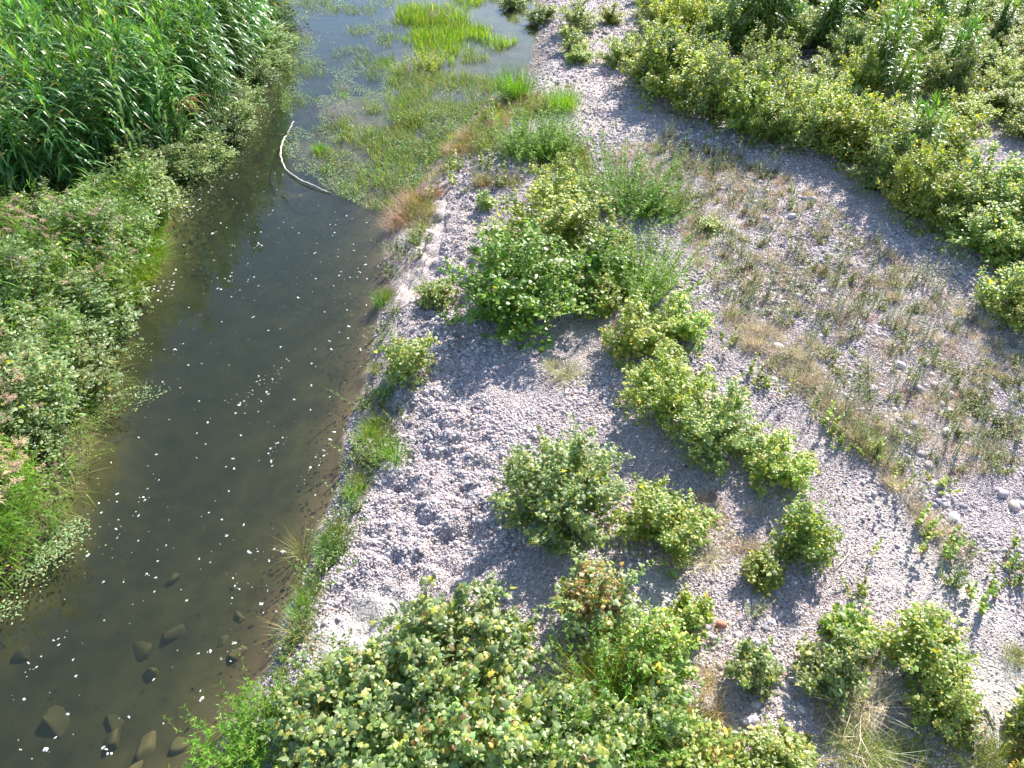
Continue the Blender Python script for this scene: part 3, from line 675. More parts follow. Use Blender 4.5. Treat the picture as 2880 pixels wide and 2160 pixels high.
bush(1500, 1740, 170, .65, 'lime', 'yellow-green bush cut by the bottom edge right of the thicket', own=dict(seed=10, big=60, ls=0.144, n=1080, pal=LIME, nst=15, burr=250, center_brown=.1))
for a in [
    (1420, 930, 190, 1.1, 'lime', 'yellow-green bush at the upper end of the pair amid the gravel'),
    (1525, 1010, 190, 1.15, 'pale', 'darker green bush at the lower end of the pair amid the gravel'),
    (1375, 795, 150, 1.05, 'lime', 'lime green bush directly right of the bare gravel below the sapling'),
    (1460, 755, 120, .9, 'lime', 'small lime bush with a pink flower spike beside it'),
    (1665, 1070, 130, .85, 'lime', 'round bright bush alone right of the darker green bush'),
    (1712, 1228, 125, .95, 'lime', 'bright yellow-green round bush alone on the right-hand gravel'),
    (1633, 1270, 75, .5, 'lime', 'low yellow-green bush just left below the bright round bush'),
    (1478, 1375, 85, .65, 'lime', 'small bush on gravel right of the withered orange one'),
    (1607, 1490, 90, .55, 'pale', 'small round fresh green bush among cobbles near the bottom'),
    (1810, 1415, 95, .75, 'lime', 'upright small bush at the top of the open ring of bushes'),
    (1765, 1510, 125, .8, 'pale', 'bush on the left side of the open ring of bushes'),
    (1945, 1470, 150, .85, 'lime', 'bush at the upper right of the open ring of bushes'),
    (1995, 1575, 115, .8, 'lime', 'bush beside the sand patch at the lower right'),
    (1650, 1720, 150, .5, 'lime', 'bush cut by the bottom edge below the cobbles'),
    (2215, 1600, 90, .8, 'lime', 'bush at the right edge beyond the sand patch'),
    (2225, 1730, 120, .8, 'ochre', 'brownish bush in the bottom right corner'),
    (945, 672, 85, .5, 'pale', 'small pale bush alone on the narrow gravel by the river'),
    (888, 838, 112, .95, 'pale', 'pale bush on the bank edge with its shadow towards the water'),
    (1050, 455, 42, .4, 'pale', 'tiny bush at the tip of the bare gravel tongue'),
    (1205, 470, 130, 1.2, 'lime', 'lime bush at the top of the tall central clump'),
    (1190, 590, 240, 1.5, 'lime', 'large lime green bush in the middle of the tall central clump'),
    (1290, 600, 150, 1.1, 'lime', 'lime bush at the right flank of the tall central clump'),
    (1280, 690, 110, .8, 'lime', 'low bush tucked right of the leafy sapling'),
    (1245, 75, 80, 1.0, 'pale', 'bush on gravel at the top edge right of the bright marsh grass'),
    (1318, 55, 50, .7, 'lime', 'small bush at the top edge beside the upper gravel'),
    (1170, 55, 62, .7, 'pale', 'bush at the shore end of the bright marsh grass'),
    (1110, 25, 55, .7, 'pale', 'bush standing within the bright marsh grass at the top'),
    (1238, 118, 62, .8, 'pale', 'grey green bush above the small yellow one on the upper gravel'),
    (1250, 142, 55, .5, 'lime', 'small yellow bush on the upper gravel'),
    (1340, 150, 90, .9, 'lime', 'bush at the left end of the long upper right thicket'),
    (1395, 180, 80, .9, 'lime', 'second bush from the left end of the long upper right thicket'),
    (1530, 505, 45, .35, 'lime', 'small lime plant on the white sand spot'),
]: bush(*a)
place('poplar_sapling', shrub(41, 3.6, 2.3, 'round', .16, 3600, POPLAR, 34, 0, dome=.7), at(1120, 742, 1.2), 'bright green sapling with small round leaves in the middle of the bar', 'sapling')
place('poplar_sapling', shrub(42, 1.8, 1.6, 'round', .15, 1100, POPLAR, 12, 0), at(1285, 650, .6), 'slim green sapling between the big sapling and the feathery clump', 'sapling')
# the long thicket across the upper right: one bush after another
ORD = 'first second third fourth fifth sixth seventh eighth ninth tenth eleventh twelfth thirteenth'.split()
FRONT = [(1420, 215), (1475, 250), (1535, 280), (1600, 310), (1660, 330), (1725, 335), (1790, 335), (1850, 375), (1905, 430), (1950, 480), (2020, 505), (2090, 500), (2150, 520)]
for i, (u, v) in enumerate(FRONT):
    bush(u, v, R.uniform(115, 165), R.uniform(1.2, 2.2), ('lime', 'lime', 'pale')[i % 3], ORD[i] + ' bush from the left in the shaded front row of the long upper right thicket', group='front row of the upper right thicket')
for i, (x, y) in enumerate(scatter([(1400, 0), (1420, 190), (1640, 300), (1800, 310), (1900, 400), (2000, 470), (2070, 440), (1990, 330), (1940, 230), (1960, 130), (1900, 60), (1800, -40), (1560, -60)], 64, R, .4, 1.15)):
    w0, h0, pr = proto_shrub(('lime', 'pale', 'dark')[i % 3], 1.8); s = R.uniform(.85, 1.15)
    place('cocklebur_bush', pr, (x, y, float(height(x, y))), ('yellow-green', 'grey green', 'deep green')[i % 3] + ' bush growing inside the long upper right thicket', 'bush', 'bushes inside the upper right thicket', R.uniform(0, 6.28), (s, s, s*R.uniform(.7, 1.75)))
for i, (x, y) in enumerate(scatter([(2010, 250), (2080, 280), (2120, 300), (2230, 330), (2260, 150), (2240, -60), (1900, -60), (1960, 100), (2060, 130)], 64, R, .4, 1.1)):
    w0, h0, pr = proto_shrub(('pale', 'lime', 'pale')[i % 3], 1.8); s = R.uniform(.8, 1.1)
    place('cocklebur_bush', pr, (x, y, float(height(x, y))), ('grey green' if i % 3 != 1 else 'yellow-green') + ' bush in the far upper right corner', 'bush', 'bushes in the far upper right corner', R.uniform(0, 6.28), (s, s, s*R.uniform(.6, 1.5)))
for i, a in enumerate([(2110, 575, 150), (2180, 600, 140), (2150, 690, 110), (2200, 740, 130), (2240, 650, 150), (2130, 500, 140), (2200, 480, 140), (2250, 560, 150)]):
    bush(*a, R.uniform(1.0, 1.4), ('pale', 'lime')[i % 2], 'bush of the shaded clump at the middle of the right edge', group='bushes at the middle of the right edge')

# ------------------------------------------------------------------ left bank: giant cane bed, reeds, leafy bank plants
CANES = [cane(500 + i, 7, 3.9, .62) for i in range(8)]
cpts = scatter([(-150, 530), (60, 510), (150, 475), (235, 425), (330, 362), (440, 285), (510, 215), (555, 125), (578, 20), (585, -40), (-150, -40)], 300, R, .5, .8)
CB = poly_world([(60, 510), (150, 475), (235, 425), (330, 362), (440, 285), (510, 215), (555, 125), (578, 20), (585, -40)], .5)
def czone(x, y):
    d = np.hypot(CB[:, 0] - x, CB[:, 1] - y); k = int(np.argmin(d))
    if d.min() < 2.6: return ('tall arching cane on the shaded front edge of the cane bed', 'canes of the bed front') if k < 4 else ('tall arching cane on the water side of the cane bed', 'canes of the water side')
    return ('tall arching cane deep inside the bed on the upper left bank', 'canes inside the bed')
for i, (x, y) in enumerate(cpts):
    s = R.uniform(.88, 1.2)
    place('giant_cane', CANES[i % 8], (x, y, float(height(x, y))), *czone(x, y)[:1], 'cane', czone(x, y)[1], R.uniform(-.6, .6), (s, s, s*R.uniform(.85, 1.1)))
CLUMP = [cane(520 + i, 14, 2.6, .6, BRIGHT[:2] + BRIGHT[:2] + CANEP[:2], (.15, -.15)) for i in range(2)]
for i, (u, v, s, t) in enumerate([(1625, 120, 1.35, 'large cane clump at the top edge of the upper right thicket'), (1560, 100, .85, 'cane clump left of the largest one at the top edge'), (1690, 105, 1.0, 'cane clump right of the largest one at the top edge'),
                        (1785, 110, .95, 'narrow cane clump at the top edge, alone in the thicket'), (1890, 210, .95, 'slim upright cane clump in the upper right thicket'),
                        (1860, 70, .8, 'small cane clump near the top edge, far right side'), (2050, 200, .85, 'cane clump in the far right of the thicket'), (1965, 385, .85, 'cane clump rising from the front of the upper right thicket'), (1990, 150, .7, 'thin canes behind the slim upright clump'), (2010, 90, .8, 'cane clump near the top edge above the far right bushes'), (1925, 250, .7, 'short canes just below the slim upright clump'), (1740, 30, .9, 'pale canes at the top edge between the two larger clumps')]):
    place('giant_cane', CLUMP[i % 2], at(u, v), t, 'cane', None, R.uniform(0, 6), (s, s, s*1.05))
for i, (x, y) in enumerate(scatter([(1520, 60), (1700, 90), (1820, 130), (1900, 200), (2060, 190), (2160, 90), (2100, -20), (1560, -20)], 26, R, .4, 1.2)):
    s = R.uniform(.6, .95); place('giant_cane', CLUMP[i % 2], (x, y, float(height(x, y))), 'light green canes standing up between the bushes of the upper right thicket', 'cane', 'canes between the upper right bushes', R.uniform(0, 6), (s, s, s*R.uniform(.8, 1.1)))
x, y, z = at(395, 330)
m = MB(); r = np.random.default_rng(4)
tube(m, [(0, 0, 0), (.1, -.05, 1.0), (.35, -.1, 1.75), (.75, -.2, 2.1), (1.0, -.3, 2.0)], .018, .008, (.30, .18, .07), 5)
k = 26; tt = r.uniform(.3, 1, k)[:, None]; p = np.array([.2, -.08, 1.4]) + tt*np.array([.75, -.2, .65])
blades(m, p, r.uniform(-2.6, .6, k), r.uniform(-.2, .6, k), r.uniform(.5, 1.4, k), r.uniform(.5, 1.0, k), .022, pick(r, k, [(2, (.34, .2, .08)), (1, (.24, .13, .05))]), 5)
place('dead_cane', [(None, m.mesh('dead_cane', M_DRY), None)], (x, y, z), 'dead brown cane bent over at the edge of the cane bed', 'cane')

REEDS = [reed(540 + i, 7, 2.0, .3) for i in range(4)]; STRAWREED = [reed(545 + i, 8, 1.7, .9, FRESH, (.40, .30, .19)) for i in range(3)]; GREENREED = [reed(550 + i, 7, 1.9, 0) for i in range(3)]
for i, (x, y) in enumerate(scatter([(60, 620), (130, 580), (210, 560), (290, 560), (310, 600), (260, 655), (200, 700), (60, 700)], 34, R, .5, .36)):
    place('plumed_reed', REEDS[i % 4], (x, y, float(height(x, y))), 'reed with brownish pink plumes below the cane bed', 'reed', 'plumed reeds below the cane bed', R.uniform(0, 6.28), R.uniform(.85, 1.1))
for i, (x, y) in enumerate(scatter([(-60, 860), (20, 830), (70, 880), (95, 960), (95, 1060), (70, 1150), (0, 1200), (-80, 1200)], 30, R, .5, .3)):
    place('plumed_reed', STRAWREED[i % 3], (x, y, float(height(x, y))), 'reed with heavy straw brown plumes at the left edge', 'reed', 'plumed reeds at the left edge', R.uniform(0, 6.28), R.uniform(.75, 1.0))
for i, (x, y) in enumerate(scatter([(-60, 480), (60, 500), (200, 520), (330, 420), (350, 480), (300, 620), (220, 680), (160, 800), (80, 860), (-60, 830)], 60, R, .5, .36)):
    place('green_reed', GREENREED[i % 3], (x, y, float(height(x, y))), 'plain green reed among the leafy plants of the left bank', 'reed', 'green reeds of the left bank', R.uniform(0, 6.28), R.uniform(.8, 1.1))
BK = [shrub(560 + i, 1.7, 2.0, 'ovate', .17, 1300, BANK, 15, 120, nrm=.8) for i in range(3)]
BD = [shrub(565 + i, 1.5, 1.4, 'ovate', .13, 1300, DARKG if i else BANK, 15, 60, nrm=1.2) for i in range(2)]
def bankbush(u, v, wpx, h, pr, label, group=None):
    x, y, z = gnd(u, v); wm = wpx*slant(x, y, z)/FPX; s = wm/1.5*1.05; x, y, z = at(u, v, .3*wm)
    place('leafy_bank_bush', pr, (x, y, z), label, 'bush', group, R.uniform(0, 6.28), (s, s, h))
for u, v, w, h, k, t in [(265, 470, 150, .7, 0, 'pale leafy bush directly under the front of the cane bed'), (330, 410, 120, .9, 1, 'pale leafy bush at the river corner below the dark shrubs'),
        (25, 545, 100, .8, 2, 'leafy bush in the dark hollow at the left edge'), (100, 580, 130, .8, 0, 'pale leafy bush above the plumed reeds'), (30, 620, 120, .9, 1, 'pale leafy bush at the left edge above the plumed reeds'), (40, 660, 130, 1.0, 2, 'pale leafy bush at the left edge beside the plumed reeds'),
        (195, 735, 120, 1.0, 0, 'pale large-leaved bush overhanging the water at the bank corner'), (120, 735, 140, 1.0, 1, 'pale leafy bush left of the overhanging one'), (40, 760, 140, .9, 2, 'pale leafy bush at the left edge below the reeds'),
        (150, 800, 110, .9, 2, 'pale leafy bush below the overhanging one'), (90, 880, 100, .9, 0, 'leafy bush with a few yellow leaves at the left bank'), (20, 850, 110, .8, 1, 'leafy bush at the left edge above the straw plumes'), (110, 985, 60, .7, 1, 'small leafy bush beside the straw plumes')]:
    bankbush(u, v, w, h, BK[k], t)
for i, (u, v) in enumerate([(380, 372), (418, 350), (452, 325), (482, 298), (508, 270), (535, 235), (556, 195), (570, 150), (580, 105), (585, 60), (590, 15), (405, 325), (440, 295), (345, 385)]):
    bankbush(u + 2, v + 8, R.uniform(75, 110), R.uniform(.6, 1.0), BD[0 if i % 3 else 1], (('small-leaved shrub at the water edge below the canes, ' + ORD[i] + ' going upstream') if i < 11 else 'small-leaved shrub just behind the water edge below the canes'), 'shrubs lining the water below the canes')
for i, (x, y) in enumerate(scatter([(-80, 570), (90, 560), (240, 500), (345, 430), (335, 500), (280, 600), (215, 690), (180, 760), (175, 850), (120, 900), (70, 980), (-80, 960)], 46, R, .4, .72)):
    s = R.uniform(.75, 1.2); place('leafy_bank_bush', BK[i % 3], (x, y, float(height(x, y))), 'pale leafy bush among the reeds of the left bank', 'bush', 'pale leafy bushes of the left bank', R.uniform(0, 6.28), (s, s, s*R.uniform(.6, 1.05)))
bankbush(365, 345, 110, 1.3, BD[1], 'dark leafy shrub in the shade beside the dead brown cane'); bankbush(310, 365, 90, 1.2, BD[1], 'dark leafy shrub left of the shaded one by the dead cane')

# ------------------------------------------------------------------ grasses, feathery clumps and flowers placed one by one
FEATHER = [herb(600 + i, 120, 1.3, .8, FRESH, 'lance', .12, 48, lean=.25, sc=(.14, .2, .04), mat=M_GRASS) for i in range(2)]
LEAFY = [herb(606 + i, 60, 1.1, .75, [(5, (.20, .28, .035)), (3, (.28, .32, .05)), (1, (.4, .38, .05))], 'ovate', .12, 30, lean=.3, mat=M_GRASS) for i in range(2)]
FINE = [tuft(610 + i, 700, 1.0, .6, FRESH, .012, (1.0, 1.5), (.1, .9)) for i in range(2)]
for u, v, s, p, t in [(1372, 640, 1.25, FEATHER[0], 'feathery bright green clump right of the tall central bushes'), (1345, 448, 1.35, FEATHER[1], 'big feathery green clump above the straw covered gravel'), (1415, 462, .75, FEATHER[0], 'small feathery clump right of the big feathery one'),
        (1215, 235, .95, FINE[0], 'bright upright grass clump alone on the upper gravel'), (1130, 330, 1.1, FEATHER[1], 'feathery clump on the wet ground above the central bushes'), (1185, 330, 1.1, FEATHER[0], 'second feathery clump on the wet ground above the central bushes'),
        (1112, 205, 1.2, FINE[1], 'grass clump at the shore of the upper marsh'), (895, 265, .42, LEAFY[0], 'low leafy plant standing in the shallow weed bed'), (810, 242, .36, LEAFY[1], 'tiny leafy plant near the open water of the weed bed'), (925, 150, .75, LEAFY[0], 'yellow-green leafy plant standing in the marsh by open water'), (870, 165, .6, LEAFY[1], 'olive leafy plant at the water side of the marsh'),
        (1308, 1600, .95, FEATHER[1], 'fine green clump in the middle of the foreground thicket')]:
    place('feathery_plant' if p in FEATHER else 'leafy_plant' if p in LEAFY else 'grass_clump', p, at(u, v), t, 'grass' if p in FINE else 'plant', None, R.uniform(0, 6), s)
OC = tuft(620, 500, .95, .5, [(4, (.28, .27, .05)), (3, (.34, .25, .07)), (2, (.16, .22, .04))], .008)
place('grass_clump', OC, at(1320, 1520), 'ochre and green grass clump in the foreground thicket', 'grass', None, .4, 1.1)
place('grass_clump', OC, at(1355, 1540), 'smaller ochre grass clump touching the larger one', 'grass', None, 2.4, .8)
LOOSE = [herb(630 + i, 16, 1.05, .38, [(5, (.12, .17, .06)), (2, (.2, .2, .09))], 'lance', .07, 26, .85, .3, spc=np.array((.42, .24, .44)) if i else LILAC) for i in range(3)]
for i, (u, v, s, t) in enumerate([(722, 285, 1.0, 'pink flowering loosestrife standing in the weed bed by the log'), (735, 262, .8, 'flowering loosestrife just behind the one by the log'), (672, 105, 1.0, 'loosestrife clump in open water near the top'), (650, 108, .8, 'left neighbour of the loosestrife clump in open water'), (770, 30, 1.0, 'loosestrife clump at the top edge of the open water'), (735, 25, .9, 'greyish loosestrife left of the one at the top edge'),
        (1336, 195, .9, 'purple loosestrife on the gravel beside the upper thicket'), (505, 235, .8, 'purple loosestrife leaning over the water below the canes'), (890, 175, .9, 'pinkish loosestrife in the marsh by the yellow bush'), (940, 55, .9, 'pale loosestrife inside the bright marsh grass'), (1455, 250, .6, 'small pink loosestrife in the shade of the thicket'),
        (870, 600, .7, 'pale loosestrife on the narrow bank strip'), (1770, 690, .6, 'small pink loosestrife alone on the weedy gravel'), (1690, 575, .6, 'low pink loosestrife among dry weeds'), (1855, 605, .6, 'thin loosestrife at the edge of the thicket shade'), (1470, 690, .55, 'thin pink loosestrife beside the small lime bush'), (1100, 400, .6, 'thin loosestrife at the tip of the central clump'), (740, 205, .5, 'small loosestrife alone in the weedy water')]):
    place('loosestrife', LOOSE[i % 3], at(u, v), t, 'flower', None, R.uniform(0, 6), s)
for i, (u, v, s, t) in enumerate([(880, 470, 1.1, 'reddish pink feathery grass clump at the shore'), (900, 440, 1.0, 'reddish grass clump behind the one at the shore'), (1085, 275, .9, 'reddish grass beside the yellow tuft on wet ground'), (860, 490, .8, 'small reddish grass at the water edge'), (985, 330, .8, 'rusty grass on the wet ground'), (1010, 300, .8, 'rusty grass near the marsh shore'), (1160, 45, .7, 'pink dry grass at the end of the marsh grass'), (1040, 400, .6, 'rusty grass above the bare gravel tongue'), (940, 420, .7, 'rusty grass right of the reddish clumps')]):
    if i == 0: RED = [tuft(640 + k, 420, .62, .4, RUST, .007, (.7, 1.4), (.3, 1.2), M_DRY, tip=(.45, .26, .2)) for k in range(2)]
    place('red_grass', RED[i % 2], at(u, v), t, 'grass', None, R.uniform(0, 6), s)
YT = tuft(645, 220, .5, .25, YELL, .01)
for u, v, s, t in [(1075, 258, 1.0, 'bright yellow grass tuft on the wet ground'), (905, 440, .8, 'yellow tuft among the reddish grass'), (975, 300, .6, 'small yellow tuft at the marsh shore'), (868, 165, 1.2, 'yellowish tuft in the marsh by open water')]:
    place('yellow_grass', YT, at(u, v), t, 'grass', None, R.uniform(0, 6), s)
SPR = [sprawl(650, 260, .75, STRAW, .006), sprawl(651, 320, .62, [(4, (.20, .21, .10)), (2, (.3, .27, .15))], .006), sprawl(652, 200, .7, [(3, (.34, .24, .12)), (2, (.42, .32, .2))], .006)]
for u, v, s, k, t in [(1225, 815, 1.15, 1, 'grey green wiry grass spread flat on the bare gravel'), (1195, 790, .7, 1, 'smaller wiry grass left of the flat one on bare gravel'), (1850, 1530, 1.2, 0, 'dry straw weed spread inside the ring of bushes'), (1800, 1560, .9, 2, 'brown wiry weed spread inside the ring of bushes'), (1900, 1500, .8, 0, 'small straw weed at the back of the ring of bushes'),
        (1530, 1470, .8, 2, 'dry brown weed left of the small round bush'), (1550, 1550, .8, 2, 'pinkish dry weed below the small round bush'), (1860, 1620, 1.0, 0, 'straw weed at the bottom below the ring of bushes'), (1650, 1250, .6, 1, 'wiry grass under the low yellow-green bush'), (1530, 1215, .7, 0, 'straw grass at the foot of the yellow-green bush')]:
    place('wiry_weed', SPR[k], at(u, v), t, 'weed', None, R.uniform(0, 6), s)
OT = [tuft(660 + i, 420, .5, .34, OLIVE, .007, (.9, 1.5), (.2, 1.2)) for i in range(2)]
for i, (u, v, s, t) in enumerate([(1855, 1425, .8, 'olive grass tuft between the bushes of the ring'), (1460, 450, 1.1, 'yellow olive grass right of the feathery clumps'), (1880, 970, 1.0, 'olive grass patch on the weedy gravel'), (1850, 1640, 1.1, 'olive grass at the bottom edge right of the cobbles'), (1960, 1660, 1.0, 'olive grass at the bottom edge near the sand'), (2190, 1420, .5, 'olive tuft on the bright gravel at the right edge'), (2090, 1640, .9, 'olive grass at the bottom edge below the sand patch'), (2170, 1650, .9, 'olive grass in the bottom right corner'), (1490, 1560, .9, 'olive grass between foreground bush and cobbles')]):
    place('olive_grass', OT[i % 2], at(u, v), t, 'grass', None, R.uniform(0, 6), s)

# ------------------------------------------------------------------ weeds dotted over the gravel
WEEDY = [(1300, 330), (1450, 290), (1700, 380), (1850, 500), (2030, 620), (2212, 790), (2212, 1020), (1990, 1060), (1800, 960), (1640, 760), (1520, 600), (1460, 480), (1330, 420)]
KINDS = [('dry_tuft', [tuft(700 + i, 60, .30, .10, STRAW, .006, (.8, 1.5), (.1, .9), M_DRY) for i in range(3)], 290, 'dry straw tuft on the weedy gravel', 'weed', 'straw tufts on the weedy gravel'),
         ('rusty_weed', [tuft(705 + i, 70, .17, .14, RUST, .010, (.4, 1.3), (.1, .8), M_DRY) for i in range(3)], 240, 'low rusty weed on the weedy gravel', 'weed', 'rusty weeds on the weedy gravel'),
         ('sage_weed', [herb(710 + i, 5, .62, .10, SAGE, 'lance', .045, 34) for i in range(3)], 260, 'slim grey green upright weed on the weedy gravel', 'weed', 'grey green weeds on the weedy gravel'),
         ('green_weed', [herb(715 + i, 7, .22, .12, OLIVE, 'ovate', .055, 14) for i in range(3)], 290, 'low green weed on the weedy gravel', 'weed', 'green weeds on the weedy gravel')]
zone = lambda y: ', far end below the thicket' if y > 19 else ', middle stretch' if y > 14.5 else ', end nearest the seedlings'
for nm, prs, n, t, c, g in KINDS:
    for i, (x, y) in enumerate(scatter(WEEDY, n, R, .5)):
        place(nm, prs[i % 3], (x, y, float(height(x, y))), t + zone(y), c, g + zone(y), R.uniform(0, 6), R.uniform(.8, 1.6) if nm == 'sage_weed' else R.uniform(.6, 1.35))
for i, (x, y) in enumerate(scatter([(1560, 660), (1640, 690), (1760, 800), (1860, 900), (2000, 1100), (2100, 1210), (2050, 1230), (1880, 1010), (1700, 830), (1590, 740)], 90, R, .5)):
    place('dry_tuft', KINDS[0][1][i % 3], (x, y, float(height(x, y))), 'straw tuft in the pale diagonal strip of dead grass', 'weed', 'straw tufts of the diagonal strip', R.uniform(0, 6), R.uniform(.8, 1.5))
for i, (x, y) in enumerate(scatter([(2000, 820), (2212, 780), (2212, 1060), (2080, 1010)], 46, R, .5)):
    place('green_weed', KINDS[3][1][i % 3], (x, y, float(height(x, y))), 'olive ground weed in the patch at the right edge', 'weed', 'olive ground weeds at the right edge', R.uniform(0, 6), R.uniform(.7, 1.3))
for i, (x, y) in enumerate(scatter([(1480, 1040), (1640, 1100), (1650, 1220), (1540, 1220), (1500, 1120)], 26, R, .5)):
    place(*(('dry_tuft', KINDS[0][1][i % 3]) if i % 2 else ('rusty_weed', KINDS[1][1][i % 3])), (x, y, float(height(x, y))), 'small dry weed on gravel between the middle bushes', 'weed', 'dry weeds between the middle bushes', R.uniform(0, 6), R.uniform(.6, 1.1))
SEED = [herb(720 + i, (2, 4, 6)[i], (.85, .6, .45)[i], (.08, .16, .24)[i], [(5, (.17, .26, .035)), (2, (.25, .29, .04)), (1, (.32, .23, .07))], 'broad', .075, 20, lean=.35) for i in range(3)]
for i, (u, v) in enumerate([(1690, 865), (1625, 820), (1655, 840), (1880, 1200), (1780, 930), (1820, 960), (1750, 900), (1980, 1150), (2010, 1140), (1990, 1200), (2060, 1200), (2100, 1180), (2130, 1240), (2150, 1280), (2180, 1260), (2190, 1180), (2050, 1260), (2170, 1220), (1930, 1060), (1950, 1010), (1900, 980), (1560, 760), (1580, 740), (2040, 1050), (2200, 1240), (2110, 1300), (1860, 1290)]):
    place('yellow_green_seedling', SEED[i % 3], at(u, v), 'thin upright yellow-green seedling on the right-hand gravel', 'seedling', 'seedlings on the right-hand gravel', R.uniform(0, 6), R.uniform(.55, 1.25))
for u, v, s, t in [(2050, 1250, 1.3, 'dark green low weed on the bright gravel at the right'), (1630, 1330, .9, 'grey green upright weed among the cobbles')]:
    place('sage_weed', herb(730 + int(u), 12, .42, .2, DARKG if u > 2000 else SAGE, 'lance', .06, 34), at(u, v), t, 'weed', None, 0, s)
for i, (x, y) in enumerate(scatter([(880, 470), (990, 320), (1090, 215), (1190, 240), (1270, 340), (1270, 420), (1080, 420), (960, 430)], 60, R, .4)):
    nm, prs = [('sage_weed', KINDS[2][1]), ('yellow_green_seedling', SEED), ('green_weed', KINDS[3][1])][i % 3]
    place(nm, prs[i % 3], (x, y, float(height(x, y))), 'leafy weed on the wet ground above the gravel tongue', 'weed', 'weeds on the wet ground above the gravel tongue', R.uniform(0, 6), R.uniform(.9, 1.5))
# narrow strip between river and gravel
EDGE = [herb(740 + i, 16, .5, .35, [(5, (.10, .18, .04)), (2, (.17, .22, .05)), (1, (.3, .24, .09))], 'ovate', .075, 26) for i in range(3)] + [tuft(745 + i, 260, .5, .3, FRESH if i else OLIVE, .010) for i in range(2)]
strip = [(860, 545), (850, 590), (872, 560), (838, 640), (828, 655), (850, 680), (820, 760), (826, 720), (812, 800), (830, 855), (805, 880), (790, 870), (850, 900), (815, 930), (795, 950), (775, 980), (800, 985), (760, 1020), (785, 1040), (770, 1070), (745, 1080), (760, 1110), (720, 1130), (740, 1160), (715, 1190), (735, 1200), (700, 1220), (690, 1250), (670, 1290), (655, 1320), (645, 1370), (635, 1400), (622, 1440), (830, 960), (850, 990), (810, 1010), (900, 560), (905, 520)]
for i, (u, v) in enumerate(strip):
    place('bank_weed', EDGE[i % 5], at(u, v), 'green weed in the narrow strip between river and gravel', 'weed', 'weeds of the river bank strip', R.uniform(0, 6), R.uniform(.55, .95))
SHOOT = [herb(750 + i, 16, .8, .3, FRESH, 'lance', .11, 26, lean=.35, mat=M_GRASS) for i in range(2)]
for i, (u, v) in enumerate([(500, 1590), (530, 1620), (555, 1570), (575, 1620), (470, 1640), (510, 1660), (590, 1540), (610, 1580), (560, 1520), (630, 1640), (480, 1690), (540, 1690)]):
    place('willow_shoot', SHOOT[i % 2], at(u, v), 'bright green narrow-leaved shoots by the water at the bottom', 'plant', 'narrow-leaved shoots at the bottom bank', R.uniform(0, 6), R.uniform(.7, 1.05))
for i, (u, v) in enumerate([(700, 1490), (740, 1470), (670, 1520), (720, 1530), (770, 1450)]):
    place('bank_weed', EDGE[i % 3], at(u, v), 'dark green low weed between sand and foreground thicket', 'weed', 'low weeds by the foreground thicket', R.uniform(0, 6), R.uniform(.9, 1.2))
for u, v, t in [(650, 1370, 'brown and green spiky grass leaning from the bank'), (655, 1200, 'thin dry grass stalks leaning over the shallows')]:
    place('dry_tuft', tuft(760 + u, 110, .7, .1, [(3, (.34, .25, .12)), (2, (.14, .22, .04))], .009, (.3, 1.3), (.2, .9)), at(u, v), t, 'grass')
# left water margin: bright sedge and straggling stems lying on the water
SEDGE = [tuft(770 + i, 320, .75, .35, BRIGHT if i else FRESH, .010, (.6, 1.4), (.4, 1.3)) for i in range(2)]
for i, (u, v) in enumerate([(330, 545), (345, 510), (322, 580), (300, 600), (352, 475), (285, 628), (360, 440), (310, 560), (340, 560), (270, 650), (330, 600)]):
    place('bright_sedge', SEDGE[i % 4 > 0], at(u - 12, v), 'bright yellow-green sedge leaning over the left water edge', 'sedge', 'sedges of the left water edge', R.uniform(0, 6), R.uniform(.75, 1.1))
LIE = [straggle(780 + i) for i in range(4)]
for i, (u, v) in enumerate([(205, 790), (245, 770), (210, 830), (185, 870), (205, 905), (165, 930), (180, 975), (150, 1010), (140, 1060), (240, 820), (265, 850), (115, 1110)]):
    x, y = ray_ground(u, v, .0); place('straggling_grass', LIE[i % 4], (float(x), float(y), max(.01, float(height(x, y)))), 'straggling grass stems lying on the water by the left bank', 'grass', 'straggling grasses of the left bank', R.uniform(-.9, .5), R.uniform(.8, 1.25))
for i, (x, y) in enumerate(scatter([(-60, 1180), (30, 1150), (110, 1080), (130, 1110), (60, 1200), (-60, 1280)], 16, R, .3, .25)):
    place('green_reed', GREENREED[i % 3], (x, y, float(height(x, y))), 'short green reed in the lower corner of the left bank', 'reed', 'reeds of the lower left bank', R.uniform(0, 6.28), R.uniform(.35, .6))
for i, (u, v, s) in enumerate([(678, 208, .7), (744, 212, .5), (690, 330, .7), (830, 150, 1.0)]):
    place('grass_clump', FINE[i % 2], at(u, v), ['small bright grass tuft alone in the open water', 'tiny dark tuft right of the bright one in open water', 'thin grass tuft in the weed bed left of the loosestrife', 'grass clump at the open water side of the marsh'][i], 'grass', None, 0, (s*.5, s*.5, s*.6))

